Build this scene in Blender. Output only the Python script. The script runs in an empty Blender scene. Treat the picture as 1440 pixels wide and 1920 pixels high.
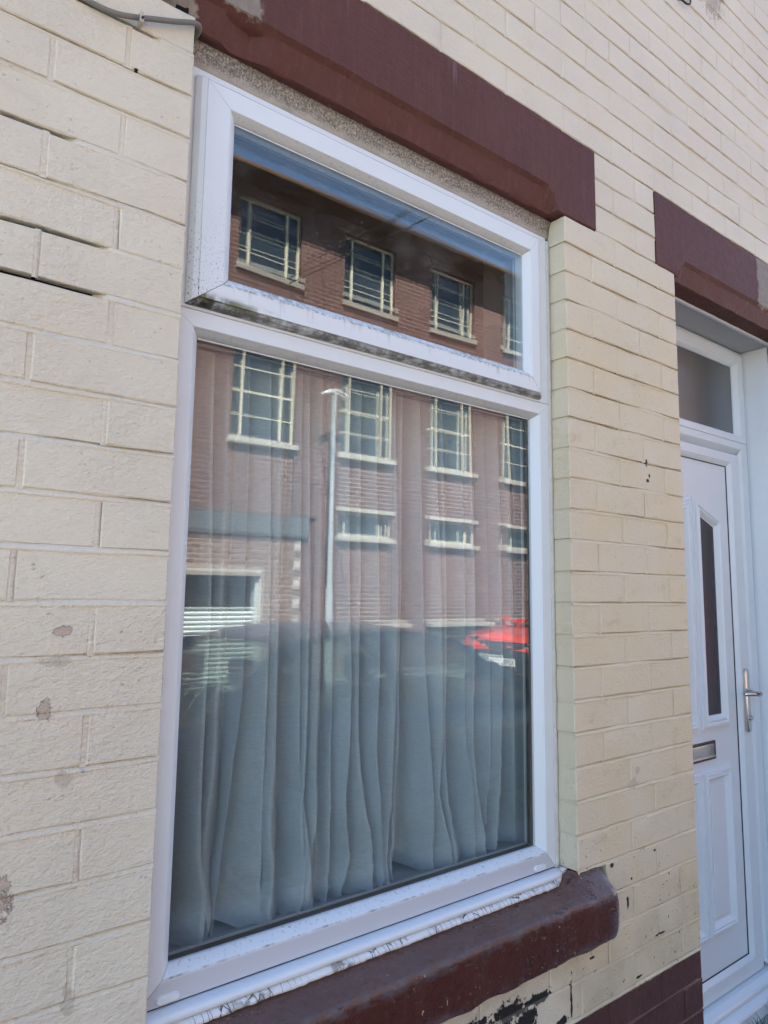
import bpy, bmesh, math, random
from mathutils import Vector, Matrix, noise as mnoise
R = random.Random(7)
sc = bpy.context.scene
COL = sc.collection

# ------------------------------------------------------------------ camera
cam_d = bpy.data.cameras.new('camera'); cam = bpy.data.objects.new('camera', cam_d); COL.objects.link(cam)
CAMP = Vector((-0.4561, -1.1259, 0.0196))
CR = Vector((0.78132679, -0.623995, 0.01259714)); CU = Vector((-0.08831222, -0.0905532, 0.99196828)); CF = Vector((0.61784254, 0.77616387, 0.12585803))
FPX, PPX, PPY = 1346.19, 717.36, 941.87
cam.matrix_world = Matrix(((CR.x, CU.x, -CF.x, CAMP.x), (CR.y, CU.y, -CF.y, CAMP.y), (CR.z, CU.z, -CF.z, CAMP.z), (0, 0, 0, 1)))
cam_d.sensor_fit = 'VERTICAL'; cam_d.sensor_height = 36.0; cam_d.lens = FPX / 1920 * 36.0
cam_d.shift_x = -(PPX - 720) / 1920; cam_d.shift_y = (PPY - 960) / 1920
cam_d.clip_start = 0.02; cam_d.clip_end = 500
sc.camera = cam

# ------------------------------------------------------------------ light
SUN_EL, SUN_AZ = math.radians(54), math.radians(-30)      # azimuth from +Y towards +X
w = bpy.data.worlds.new('World'); sc.world = w; w.use_nodes = True
wn = w.node_tree.nodes; wl = w.node_tree.links
sky = wn.new('ShaderNodeTexSky'); sky.sky_type = 'NISHITA'; sky.sun_disc = False
sky.sun_elevation = SUN_EL; sky.sun_rotation = SUN_AZ; sky.air_density = 1.0; sky.dust_density = 0.0; sky.ozone_density = 2.5
bg = wn['Background']; wl.new(sky.outputs[0], bg.inputs[0]); bg.inputs[1].default_value = 0.06
sd = bpy.data.lights.new('sun', 'SUN'); sun = bpy.data.objects.new('sun', sd); COL.objects.link(sun)
sd.energy = 5.0; sd.angle = math.radians(0.5); sd.color = (1.0, 0.965, 0.92)
tosun = Vector((math.sin(SUN_AZ) * math.cos(SUN_EL), math.cos(SUN_AZ) * math.cos(SUN_EL), math.sin(SUN_EL)))
sun.rotation_euler = tosun.to_track_quat('Z', 'Y').to_euler(); sun.location = tosun * 30
sc.view_settings.view_transform = 'Standard'; sc.view_settings.look = 'None'; sc.view_settings.gamma = 1
sc.view_settings.use_curve_mapping = False
sc.view_settings.exposure = 3.26
cy = sc.cycles
cy.max_bounces = 10; cy.diffuse_bounces = 4; cy.glossy_bounces = 5; cy.transparent_max_bounces = 48; cy.transmission_bounces = 6
cy.caustics_reflective = False; cy.caustics_refractive = False; cy.sample_clamp_indirect = 6
cy.use_denoising = True

# ------------------------------------------------------------------ node helper
class NM:
    def __init__(s, name):
        s.m = bpy.data.materials.new(name); s.m.use_nodes = True
        s.t = s.m.node_tree; s.n = s.t.nodes; s.n.clear()
        s.out = s.n.new('ShaderNodeOutputMaterial')
        s._pos = None
    def link(s, a, b): s.t.links.new(a, b)
    def put(s, sock, v):
        if v is None: return
        if hasattr(v, 'is_output'): s.link(v, sock)
        elif isinstance(v, (tuple, list)):
            if len(v) == 3 and sock.type == 'RGBA': v = (*v, 1)
            sock.default_value = v
        else: sock.default_value = v
    def pos(s):
        if s._pos is None: s._pos = s.n.new('ShaderNodeNewGeometry').outputs['Position']
        return s._pos
    def xyz(s, v=None):
        q = s.n.new('ShaderNodeSeparateXYZ'); s.link(v or s.pos(), q.inputs[0]); return q.outputs
    def comb(s, x, y, z):
        q = s.n.new('ShaderNodeCombineXYZ')
        for i, v in enumerate((x, y, z)): s.put(q.inputs[i], v)
        return q.outputs[0]
    def vscale(s, v, sx, sy, sz):
        q = s.n.new('ShaderNodeVectorMath'); q.operation = 'MULTIPLY'; s.link(v, q.inputs[0]); q.inputs[1].default_value = (sx, sy, sz); return q.outputs[0]
    def noise(s, sc_, detail=3, rough=.55, vec=None, dist=0):
        q = s.n.new('ShaderNodeTexNoise'); s.link(vec or s.pos(), q.inputs['Vector'])
        q.inputs['Scale'].default_value = sc_; q.inputs['Detail'].default_value = detail; q.inputs['Roughness'].default_value = rough; q.inputs['Distortion'].default_value = dist
        return q.outputs[0]
    def voro(s, sc_, feat='F1', vec=None, out=0):
        q = s.n.new('ShaderNodeTexVoronoi'); q.feature = feat; s.link(vec or s.pos(), q.inputs['Vector']); q.inputs['Scale'].default_value = sc_
        return q.outputs[out]
    def math(s, op, a, b=None, c=None):
        q = s.n.new('ShaderNodeMath'); q.operation = op
        for i, v in enumerate((a, b, c)):
            if v is not None: s.put(q.inputs[i], v)
        return q.outputs[0]
    def ss(s, v, a, b, c=0., d=1.):
        q = s.n.new('ShaderNodeMapRange'); q.interpolation_type = 'SMOOTHSTEP'
        s.put(q.inputs[0], v); q.inputs[1].default_value = a; q.inputs[2].default_value = b; q.inputs[3].default_value = c; q.inputs[4].default_value = d
        return q.outputs[0]
    def mix(s, f, a, b, mode='MIX'):
        q = s.n.new('ShaderNodeMix'); q.data_type = 'RGBA'; q.blend_type = mode
        s.put(q.inputs[0], f); s.put(q.inputs[6], a); s.put(q.inputs[7], b); return q.outputs[2]
    def box(s, x0, x1, z0, z1, soft=.01, wob=None):
        x, _, z = s.xyz()
        if wob is not None:
            x = s.math('ADD', x, wob); z = s.math('ADD', z, wob)
        a = s.ss(s.math('ABSOLUTE', s.math('SUBTRACT', x, (x0 + x1) / 2)), (x1 - x0) / 2, (x1 - x0) / 2 - soft)
        b = s.ss(s.math('ABSOLUTE', s.math('SUBTRACT', z, (z0 + z1) / 2)), (z1 - z0) / 2, (z1 - z0) / 2 - soft)
        return s.math('MULTIPLY', a, b)
    def spot(s, x0, z0, rx, rz, wob=None, edge=.25):
        x, _, z = s.xyz()
        dx = s.math('DIVIDE', s.math('SUBTRACT', x, x0), rx); dz = s.math('DIVIDE', s.math('SUBTRACT', z, z0), rz)
        d = s.math('SQRT', s.math('ADD', s.math('MULTIPLY', dx, dx), s.math('MULTIPLY', dz, dz)))
        if wob is not None: d = s.math('ADD', d, wob)
        return s.ss(d, 1.0, 1.0 - edge)
    def mx(s, a, b): return s.math('MAXIMUM', a, b)
    def bump(s, h, strength=1., dist=.001, normal=None):
        q = s.n.new('ShaderNodeBump'); q.inputs['Strength'].default_value = strength; q.inputs['Distance'].default_value = dist
        s.put(q.inputs['Height'], h)
        if normal is not None: s.link(normal, q.inputs['Normal'])
        return q.outputs[0]
    def bsdf(s, col, rough=.5, spec=.5, normal=None, metal=0., **k):
        q = s.n.new('ShaderNodeBsdfPrincipled')
        s.put(q.inputs['Base Color'], col); s.put(q.inputs['Roughness'], rough); s.put(q.inputs['Specular IOR Level'], spec); s.put(q.inputs['Metallic'], metal)
        if normal is not None: s.link(normal, q.inputs['Normal'])
        for kk, v in k.items(): s.put(q.inputs[kk], v)
        s.link(q.outputs[0], s.out.inputs[0]); return q
    def rnd(s): return s.n.new('ShaderNodeObjectInfo').outputs['Random']

def simple(name, col, rough=.5, spec=.5, metal=0., nz=None, amt=.3, bump=None):
    m = NM(name); c = (*col, 1)
    if nz:
        f = m.noise(nz, 4, .6)
        c = m.mix(f, tuple(v * (1 - amt) for v in col), tuple(min(1, v * (1 + amt)) for v in col))
    n = m.bump(m.noise(bump[0], 4, .6), 1., bump[1]) if bump else None
    m.bsdf(c, rough, spec, n, metal); return m.m

# ---- painted masonry
def cream_paint(name='cream_masonry_paint', bare=(.013, .012, .012)):
    m = NM(name)
    P = m.pos(); x, y, z = m.xyz()
    r = m.rnd()
    base = m.mix(m.ss(r, 0, 1), (.645, .592, .47), (.655, .605, .488))
    base = m.mix(m.ss(m.noise(2.3, 2), .35, .7), base, (.605, .552, .44))          # cooler, faintly green patches
    base = m.mix(m.math('MULTIPLY', m.ss(m.noise(3.1, 2, .5, m.vscale(P, 1, 1, 1.7)), .5, .75), .6), base, (.65, .57, .445))  # pinkish patches
    # yellowed, older coat on the pier and in the reveal
    yel = m.math('MULTIPLY', m.ss(x, .8, 1.15), m.ss(z, 1.25, .7))
    base = m.mix(m.math('MULTIPLY', yel, m.ss(m.noise(5.5, 3), .2, .8, .45, 1.)), base, (.62, .52, .34))
    st = m.math('MULTIPLY', m.ss(m.noise(9, 4, .6, m.vscale(P, 1, 1, 1.4)), .58, .78), m.math('ADD', .14, m.math('MULTIPLY', yel, .42)))
    base = m.mix(st, base, (.40, .28, .14))
    # patchy greyer tone, stronger towards the bottom of the wall
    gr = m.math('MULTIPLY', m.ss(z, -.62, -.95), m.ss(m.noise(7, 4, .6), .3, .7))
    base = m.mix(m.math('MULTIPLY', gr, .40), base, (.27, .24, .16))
    top = m.math('MULTIPLY', m.ss(m.noise(14, 5, .65), .62, .74), .25)
    base = m.mix(top, base, (.42, .38, .28))
    # specks
    sp = m.ss(m.noise(170, 3, .65), .655, .72); sp = m.math('MULTIPLY', sp, m.ss(m.noise(6, 3), .42, .65, .12, 1.))
    base = m.mix(m.math('MULTIPLY', sp, .65), base, (.16, .14, .11))
    low = m.math('MULTIPLY', m.ss(z, -.50, -.72), m.ss(x, .9, 1.1))
    ch = m.math('MULTIPLY', m.ss(m.noise(85, 3, .65, m.vscale(P, 1, 1, .65)), .655, .672), m.math('MULTIPLY', low, m.ss(m.noise(5, 2), .4, .55)))
    base = m.mix(ch, base, (.016, .014, .013))
    # individual flakes and stains where the photograph has them
    wob = m.math('MULTIPLY', m.math('SUBTRACT', m.noise(52, 5, .7), .5), 3.2)
    def spots(L):
        a = None
        for q in L:
            v = m.spot(*q, wob, .12); a = v if a is None else m.mx(a, v)
        return a
    br = spots([(-.1555, -.040, .013, .007), (-.1725, -.152, .010, .015), (-.225, -.40, .025, .03), (1.94, 2.27, .09, .13)])
    base = m.mix(m.math('MULTIPLY', br, .8), base, (.42, .33, .25))
    gy = spots([(1.30, -.47, .02, .014), (-.14, -.25, .014, .012), (-.16, -.085, .02, .008), (1.32, -.44, .01, .010), (-.115, -.555, .01, .02)])
    base = m.mix(m.math('MULTIPLY', gy, .45), base, (.33, .28, .21))
    bl = spots([(1.415, .405, .005, .010), (1.418, .352, .009, .005), (1.428, .366, .005, .008), (1.19, -.652, .008, .005), (1.257, -.757, .0045, .013), (1.275, -.702, .004, .004), (1.39, -.655, .009, .0035),
                (1.40, -.868, .024, .0028), (.80, -.868, .052, .022), (.90, -.872, .05, .012), (.70, -.885, .06, .03), (.765, -.905, .05, .03), (.86, -.905, .035, .025), (.985, -.949, .026, .011), (1.02, -.91, .004, .045), (.95, -.952, .010, .012), (1.10, -.843, .011, .003), (1.30, -.945, .016, .003), (-.10, .884, .004, .004)])
    base = m.mix(bl, base, bare)
    # relief: brushed masonry paint over rough brick
    Ps = m.vscale(P, .75, 1, 1.25)
    h = m.math('ADD', m.math('MULTIPLY', m.noise(30, 3, .5, Ps), .55), m.math('MULTIPLY', m.noise(100, 4, .66, Ps, .2), .62))
    lm = m.ss(m.noise(3.5, 2), .35, .65, .55, 1.25)
    h = m.math('MULTIPLY', h, m.math('MULTIPLY', lm, m.ss(x, .5, 1.05, 1., .5)))
    h = m.math('ADD', h, m.math('MULTIPLY', m.ss(m.voro(70, 'F1', Ps), .0, .22, .35, 0), m.ss(m.noise(13, 2), .5, .62)))
    h = m.math('SUBTRACT', h, m.math('MULTIPLY', m.mx(m.mx(bl, ch), br), .9))
    h = m.math('ADD', h, m.math('MULTIPLY', m.noise(230, 3, .65, Ps), .20))
    n = m.bump(h, 1., .0066)
    rr = m.math('ADD', .5, m.math('MULTIPLY', m.noise(30, 2), .2))
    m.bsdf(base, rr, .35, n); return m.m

def maroon(name, a, b, rough=.45, extras=None, relief=(40, .0015), grain=0., spec=.4, streak=.16):
    m = NM(name); P = m.pos(); x, y, z = m.xyz()
    c = m.mix(m.ss(m.noise(7, 5, .7), .3, .7), a, b)
    c = m.mix(m.math('MULTIPLY', m.ss(m.noise(30, 5, .7), .58, .72), .35), c, tuple(v * .55 for v in a))
    wob = m.math('MULTIPLY', m.math('SUBTRACT', m.noise(30, 4, .65), .5), 1.6)
    hh = None
    if extras: c, hh = extras(m, c, wob)
    h = m.noise(relief[0], 4, .6, m.vscale(P, .6, 1, 1))
    if grain: h = m.math('ADD', h, m.math('MULTIPLY', m.noise(160, 3, .6, m.vscale(P, .25, 1, 1)), grain))
    if hh is not None: h = m.math('ADD', h, hh)
    st = m.math('MULTIPLY', m.ss(m.noise(70, 4, .65, m.vscale(P, 1, 1, .08)), .45, .75), streak); c = m.mix(st, c, tuple(v * 1.9 + .02 for v in b))
    du = m.math('MULTIPLY', m.ss(m.noise(320, 2, .6), .64, .72), streak * 1.6); c = m.mix(du, c, tuple(v * 2.4 + .03 for v in b))
    rg = m.ss(m.noise(40, 3), .3, .7, rough - .04, rough + .06)
    m.bsdf(c, rg, spec, m.bump(h, 1., relief[1])); return m.m

def lint_extras(m, c, wob):
    x, y, z = m.xyz()
    w2 = m.math('MULTIPLY', wob, .035)
    xe = m.math('ADD', x, w2); ze = m.math('ADD', z, w2)
    g = m.math('MULTIPLY', m.ss(xe, .135, .125), m.ss(ze, 1.095, 1.105))
    g2 = m.ss(xe, 2.20, 2.21); g = m.mx(g, m.math('MULTIPLY', g2, m.ss(ze, 1.09, 1.10)))
    g = m.mx(g, m.ss(xe, .004, -.004))
    gc = m.mix(m.noise(45, 5, .7), (.12, .10, .085), (.36, .31, .25))
    c = m.mix(g, c, gc)
    drip = m.math('MULTIPLY', m.ss(m.noise(60, 2, .5, m.vscale(m.pos(), 1, 1, .06)), .66, .72), m.ss(m.noise(4, 1), .5, .6))
    c = m.mix(m.math('MULTIPLY', drip, .25), c, (.30, .22, .22))
    return c, m.math('MULTIPLY', g, -.8)
def sill_extras(m, c, wob):
    x, y, z = m.xyz()
    top = m.ss(z, -.70, -.685)
    c = m.mix(m.math('MULTIPLY', top, .8), c, m.mix(m.noise(9, 4), (.115, .062, .049), (.155, .092, .076)))      # top face lighter and duller than the front
    ar = m.math('MULTIPLY', m.ss(m.math('ABSOLUTE', m.math('ADD', z, .693)), .018, .002), m.ss(m.noise(26, 5, .75), .44, .58))
    c = m.mix(m.math('MULTIPLY', ar, .7), c, (.105, .098, .098))
    bt = m.math('MULTIPLY', m.ss(z, -.765, -.795), m.ss(m.noise(8, 4, .7), .42, .6)); c = m.mix(m.math('MULTIPLY', bt, .6), c, (.16, .135, .15))
    en = m.math('MULTIPLY', m.ss(x, 1.10, 1.15), m.ss(m.noise(16, 4, .7), .4, .6)); c = m.mix(m.math('MULTIPLY', en, .6), c, (.15, .14, .155))
    sp = m.math('MULTIPLY', m.ss(m.noise(95, 3, .7), .665, .685), m.ss(m.noise(9, 3), .47, .6)); c = m.mix(sp, c, (.58, .50, .38))
    dk = m.math('MULTIPLY', m.ss(m.noise(46, 4, .65, m.vscale(m.pos(), .5, 1, 1)), .62, .66), .75); c = m.mix(dk, c, (.035, .014, .011))
    return c, m.math('ADD', m.math('MULTIPLY', sp, .8), m.math('MULTIPLY', dk, -.5))
def plinth_extras(m, c, wob):
    x, y, z = m.xyz()
    g = m.math('MULTIPLY', m.ss(m.math('ADD', z, m.math('MULTIPLY', wob, .012)), -.968, -.962), 1.)
    c = m.mix(g, c, (.50, .42, .29))
    sp = m.math('MULTIPLY', m.ss(m.noise(85, 3, .7), .71, .73), .8); c = m.mix(sp, c, (.30, .23, .2))
    return c, g

MAT = {}
MAT['cream'] = cream_paint()
MAT['cream_mortar'] = cream_paint('cream_painted_mortar', (.085, .08, .07))
MAT['lintel'] = maroon('maroon_lintel_paint', (.094, .040, .033), (.105, .045, .037), .55, lint_extras, (60, .0016), .9, .13)
MAT['sill'] = maroon('maroon_sill_paint', (.060, .0165, .010), (.074, .021, .0135), .28, sill_extras, (44, .0024), .5)
MAT['plinth'] = maroon('maroon_plinth_paint', (.062, .024, .020), (.078, .031, .026), .4, plinth_extras, (45, .003))
MAT['void'] = simple('dark_joint_void', (.012, .011, .010), .9, .1)  # near-black, paints in the shade of deep gaps and openings

def upvc(name, dirt=None, col=(.675, .72, .735), rough=.32, speck=.6):
    m = NM(name); P = m.pos()
    c = m.mix(m.noise(6, 3), tuple(v * .96 for v in col), tuple(min(1, v * 1.03) for v in col))
    film = m.math('MULTIPLY', m.ss(m.noise(16, 5, .65), .45, .85), .06); c = m.mix(film, c, (.42, .41, .39))
    sp = m.math('MULTIPLY', m.ss(m.noise(420, 2, .6), .70, .78), m.ss(m.noise(9, 3), .45, .7)); c = m.mix(m.math('MULTIPLY', sp, speck), c, (.10, .095, .08))
    if dirt: c = dirt(m, c)
    m.bsdf(c, m.ss(m.noise(5, 2), .3, .7, rough - .02, rough + .05), .4); return m.m
def sash_bottom_dirt(m, c):
    x, y, z = m.xyz(); P = m.pos()
    drip = m.noise(75, 4, .7, m.vscale(P, 1, 1, .28))
    up = m.math('MULTIPLY', m.ss(z, .565, .60), m.ss(drip, .40, .58))
    loc = m.ss(m.noise(7, 2, .5, m.vscale(P, 1, 1, 0)), .42, .62, .35, 1.)
    c = m.mix(m.math('MULTIPLY', m.math('MULTIPLY', up, loc), .95), c, (.075, .08, .035))
    lip = m.math('MULTIPLY', m.ss(z, .5415, .5385), m.ss(m.noise(55, 5, .75, m.vscale(P, .6, 1, 1)), .30, .62, .35, 1.)); c = m.mix(m.math('MULTIPLY', lip, .95), c, (.085, .082, .07))
    cor = m.math('MULTIPLY', m.ss(x, .22, .04), m.math('MULTIPLY', m.ss(z, .56, .535), m.ss(m.noise(50, 4, .65), .35, .58))); c = m.mix(cor, c, (.028, .030, .016))
    gn = m.math('MULTIPLY', m.ss(x, .26, .06), m.math('MULTIPLY', m.ss(m.math('ABSOLUTE', m.math('SUBTRACT', z, .542)), .010, .003), m.ss(m.noise(40, 3), .4, .55))); c = m.mix(m.math('MULTIPLY', gn, .9), c, (.10, .115, .025))
    edge = m.math('MULTIPLY', m.ss(m.math('ABSOLUTE', m.math('SUBTRACT', z, .577)), .006, .001), m.ss(m.noise(130, 4, .65), .42, .62)); c = m.mix(m.math('MULTIPLY', edge, .8), c, (.14, .13, .075))
    dr = m.math('MULTIPLY', m.ss(m.noise(75, 4, .65, m.vscale(P, 1, 1, .12)), .54, .66), m.math('MULTIPLY', m.ss(z, .54, .59), .75)); c = m.mix(m.math('MULTIPLY', dr, loc), c, (.13, .125, .07))
    return c
def sash_left_dirt(m, c):
    x, y, z = m.xyz()
    s = m.math('MULTIPLY', m.ss(z, .80, .57), m.ss(m.noise(260, 3, .65), .57, .67)); return m.mix(m.math('MULTIPLY', s, .75), c, (.09, .085, .075))
def under_grey(m, c):
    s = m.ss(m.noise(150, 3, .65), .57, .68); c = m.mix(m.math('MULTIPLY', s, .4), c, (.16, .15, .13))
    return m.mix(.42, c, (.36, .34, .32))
def rail_dirt_tone(m, c):
    x, y, z = m.xyz(); P = m.pos()
    l = m.math('MULTIPLY', m.ss(m.math('ABSOLUTE', m.math('ADD', z, .5985)), .002, .0006), m.ss(m.noise(24, 5, .7, m.vscale(P, 1, 0, 0)), .42, .7)); c = m.mix(m.math('MULTIPLY', l, .8), c, (.06, .055, .045))
    s = m.math('MULTIPLY', m.ss(z, -.597, -.59), m.ss(m.noise(150, 4, .65), .55, .68)); c = m.mix(m.math('MULTIPLY', s, .5), c, (.18, .17, .15))
    return m.mix(m.math('MULTIPLY', m.ss(z, -.597, -.604), .5), c, (.36, .345, .375))  # flat face below the bevel toned greyer
MAT['upvc'] = upvc('white_upvc')
MAT['upvc_sash_bottom'] = upvc('white_upvc_algae', sash_bottom_dirt)
MAT['upvc_sash_left'] = upvc('white_upvc_spotted', sash_left_dirt)
MAT['upvc_rail'] = upvc('white_upvc_rail', rail_dirt_tone)
MAT['upvc_under'] = upvc('white_upvc_greyer', under_grey)
MAT['upvc_door'] = upvc('white_door_skin', None, (.66, .72, .745), .3, .0)
MAT['white_paint'] = simple('white_gloss_paint', (.72, .74, .75), .4, .4, nz=8, amt=.06, bump=(30, .0008))
MAT['soffit'] = simple('grey_soffit_board', (.45, .46, .46), .55, .3, nz=10, amt=.08)
MAT['black_rubber'] = simple('black_gasket', (.012, .013, .016), .35, .4)
MAT['alu'] = simple('dull_aluminium', (.42, .44, .44), .4, .5, .7)
MAT['chrome'] = simple('worn_chrome', (.55, .55, .55), .18, .5, 1., nz=20, amt=.15)
MAT['dark_metal'] = simple('dark_metal', (.05, .05, .05), .35, .5, .8)

def head_strip_mat():
    m = NM('grimy_render_strip'); x, y, z = m.xyz(); P = m.pos()
    c = m.mix(m.noise(12, 4), (.40, .37, .32), (.50, .47, .42))
    f = m.math('MULTIPLY', m.ss(m.math('ADD', z, m.math('MULTIPLY', m.noise(20, 4), .03)), 1.000, 1.028), m.ss(m.noise(240, 4, .7), .30, .62)); c = m.mix(m.math('MULTIPLY', f, .85), c, (.075, .066, .055))
    m.bsdf(c, .8, .2, m.bump(m.noise(240, 4, .7), 1., .0012)); return m.m
MAT['head_strip'] = head_strip_mat()
def caulk_mat():
    m = NM('cracked_white_sealant'); P = m.pos()
    d = m.voro(75, 'DISTANCE_TO_EDGE', m.vscale(P, 1, .3, .25)); cr = m.math('MULTIPLY', m.ss(d, .04, .012), m.ss(m.noise(14, 2), .36, .6))
    c = m.mix(m.noise(20, 3), (.62, .61, .58), (.78, .77, .75)); c = m.mix(m.math('MULTIPLY', cr, .9), c, (.03, .028, .024))
    ms = m.math('MULTIPLY', m.ss(m.noise(9, 3), .56, .64), m.ss(m.noise(60, 3), .42, .55)); c = m.mix(m.math('MULTIPLY', ms, .7), c, (.14, .125, .08))
    m.bsdf(c, .5, .35, m.bump(m.math('ADD', m.math('MULTIPLY', cr, -1.), m.noise(50, 3)), 1., .0015)); return m.m
MAT['caulk'] = caulk_mat()
MAT['caulk_plain'] = simple('old_white_sealant', (.56, .55, .50), .6, .3, nz=60, amt=.2, bump=(120, .0012))

def glass_mat(name, tint=(.93, .96, .95), rough=0., bump=None, dirt=0.):
    m = NM(name)
    fr = m.n.new('ShaderNodeFresnel'); geo = m.n.new('ShaderNodeNewGeometry')
    ior = m.math('ADD', 1.52, m.math('MULTIPLY', geo.outputs['Backfacing'], 1 / 1.52 - 1.52)); m.link(ior, fr.inputs[0])
    t = m.n.new('ShaderNodeBsdfTransparent'); t.inputs[0].default_value = (*tint, 1)
    g = m.n.new('ShaderNodeBsdfGlossy'); g.inputs['Roughness'].default_value = rough; g.inputs[0].default_value = (1, 1, 1, 1)
    if bump: nb = m.bump(m.noise(bump[0], 3, .5), 1., bump[1]); m.link(nb, g.inputs['Normal'])
    mx = m.n.new('ShaderNodeMixShader'); m.link(fr.outputs[0], mx.inputs[0]); m.link(t.outputs[0], mx.inputs[1]); m.link(g.outputs[0], mx.inputs[2])
    last = mx.outputs[0]
    if dirt:
        d = m.n.new('ShaderNodeBsdfDiffuse'); d.inputs[0].default_value = (.55, .53, .48, 1)
        f = m.math('ADD', m.math('MULTIPLY', m.ss(m.noise(130, 3, .65), .655, .72), dirt * 6), m.math('MULTIPLY', m.ss(m.noise(9, 5, .65), .45, .75), dirt))
        x2 = m.n.new('ShaderNodeMixShader'); m.link(f, x2.inputs[0]); m.link(last, x2.inputs[1]); m.link(d.outputs[0], x2.inputs[2]); last = x2.outputs[0]
    m.link(last, m.out.inputs[0]); return m.m
MAT['glass'] = glass_mat('window_glass', (.95, .97, .965), 0, None, .012)
MAT['glass_top'] = glass_mat('window_glass_dusty', (.95, .97, .965), 0, None, .035)
MAT['car_glass'] = glass_mat('car_window_glass', (.55, .62, .58), 0)

def obscure_mat():
    m = NM('obscured_glass'); n = m.bump(m.noise(170, 2, .4, m.vscale(m.pos(), 1, 1, .55), .6), 1., .0006)
    m.bsdf((.020, .026, .030), .34, 1., n, 0., **{'Coat Weight': 1., 'Coat Roughness': .30}); return m.m
MAT['obscure'] = obscure_mat()
MAT['slate_glass'] = simple('dark_door_glass', (.035, .045, .052), .24, .5, bump=(60, .0006))

def sheer_mat():
    m = NM('sheer_net_curtain'); P = m.pos()
    c = m.mix(m.noise(11, 3), (.76, .81, .85), (.82, .86, .89))
    nb = m.bump(m.noise(16, 4, .6, m.vscale(P, 1, 1, .5)), 1., .004)
    d = m.n.new('ShaderNodeBsdfDiffuse'); m.link(c, d.inputs[0]); m.link(nb, d.inputs['Normal'])
    tl = m.n.new('ShaderNodeBsdfTranslucent'); m.link(c, tl.inputs[0])
    a = m.n.new('ShaderNodeMixShader'); a.inputs[0].default_value = .25; m.link(d.outputs[0], a.inputs[1]); m.link(tl.outputs[0], a.inputs[2])
    t = m.n.new('ShaderNodeBsdfTransparent')
    b = m.n.new('ShaderNodeMixShader'); m.put(b.inputs[0], m.ss(m.noise(420, 1, .5, m.vscale(P, .15, .15, 1)), .2, .8, .76, .88)); m.link(t.outputs[0], b.inputs[1]); m.link(a.outputs[0], b.inputs[2])
    m.link(b.outputs[0], m.out.inputs[0]); return m.m
MAT['sheer'] = sheer_mat()
MAT['room'] = simple('room_wallpaper', (.30, .28, .27), .8, .2)
MAT['room_sill'] = simple('inner_sill_board', (.30, .31, .33), .5, .3)

# ------------------------------------------------------------------ mesh helper
class MB:
    def __init__(s): s.v = []; s.f = []
    def quad(s, a, b, c, d): i = len(s.v); s.v += [a, b, c, d]; s.f.append((i, i + 1, i + 2, i + 3)); return s
    def box(s, x0, x1, y0, y1, z0, z1):
        i = len(s.v); s.v += [(x, y, z) for z in (z0, z1) for y in (y0, y1) for x in (x0, x1)]
        s.f += [tuple(i + k for k in q) for q in ((0, 2, 3, 1), (4, 5, 7, 6), (0, 1, 5, 4), (2, 6, 7, 3), (0, 4, 6, 2), (1, 3, 7, 5))]; return s
    def grid(s, rows, close=False):
        i = len(s.v); n = len(rows[0])
        for r in rows: s.v += [tuple(p) for p in r]
        for a in range(len(rows) - 1):
            for b in range(n - (0 if close else 1)):
                b2 = (b + 1) % n
                s.f.append((i + a * n + b, i + a * n + b2, i + (a + 1) * n + b2, i + (a + 1) * n + b))
        return s
    def cap(s, ring): i = len(s.v); s.v += [tuple(p) for p in ring]; s.f.append(tuple(range(i, i + len(ring)))); return s
    def loft(s, rings):                                   # closed rings, capped
        s.grid(rings, True); s.cap(rings[0][::-1]); s.cap(rings[-1]); return s
    def tube(s, pts, r, n=8):
        rings = []
        for k, p in enumerate(pts):
            p = Vector(p); d = (Vector(pts[min(k + 1, len(pts) - 1)]) - Vector(pts[max(k - 1, 0)])).normalized()
            a = d.cross(Vector((0, 0, 1)) if abs(d.z) < .9 else Vector((1, 0, 0))).normalized(); b = d.cross(a)
            rr = r[k] if isinstance(r, (list, tuple)) else r
            rings.append([p + (a * math.cos(t) + b * math.sin(t)) * rr for t in [2 * math.pi * j / n for j in range(n)]])
        return s.loft(rings)
    def cyl(s, c, axis, r, h, n=20, r2=None):
        ax = {'x': Vector((1, 0, 0)), 'y': Vector((0, 1, 0)), 'z': Vector((0, 0, 1))}[axis]; c = Vector(c)
        a = ax.cross(Vector((0, 0, 1)) if axis != 'z' else Vector((1, 0, 0))); b = ax.cross(a)
        ring = lambda q, rr: [c + ax * q + (a * math.cos(t) + b * math.sin(t)) * rr for t in [2 * math.pi * j / n for j in range(n)]]
        return s.loft([ring(0, r), ring(h, r2 or r)])
    def build(s, name, mat, parent=None, smooth=False, bevel=0, seg=2, **props):
        me = bpy.data.meshes.new(name); me.from_pydata([tuple(p) for p in s.v], [], s.f); me.update()
        bm = bmesh.new(); bm.from_mesh(me)
        bmesh.ops.remove_doubles(bm, verts=bm.verts, dist=1e-5)
        bmesh.ops.recalc_face_normals(bm, faces=bm.faces)
        if bevel: bmesh.ops.bevel(bm, geom=[e for e in bm.edges if e.is_manifold and e.calc_face_angle(0) > .5], offset=bevel, segments=seg, profile=.6, affect='EDGES', clamp_overlap=True)
        bm.to_mesh(me); bm.free()
        if smooth:
            for p in me.polygons: p.use_smooth = True
            if smooth != 'all':
                try: me.set_sharp_from_angle(angle=math.radians(smooth if smooth is not True else 35))
                except Exception: pass
        me.materials.append(mat)
        o = bpy.data.objects.new(name, me); COL.objects.link(o)
        if parent is not None: o.parent = parent
        for k, v in props.items(): o[k] = v
        return o
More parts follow.
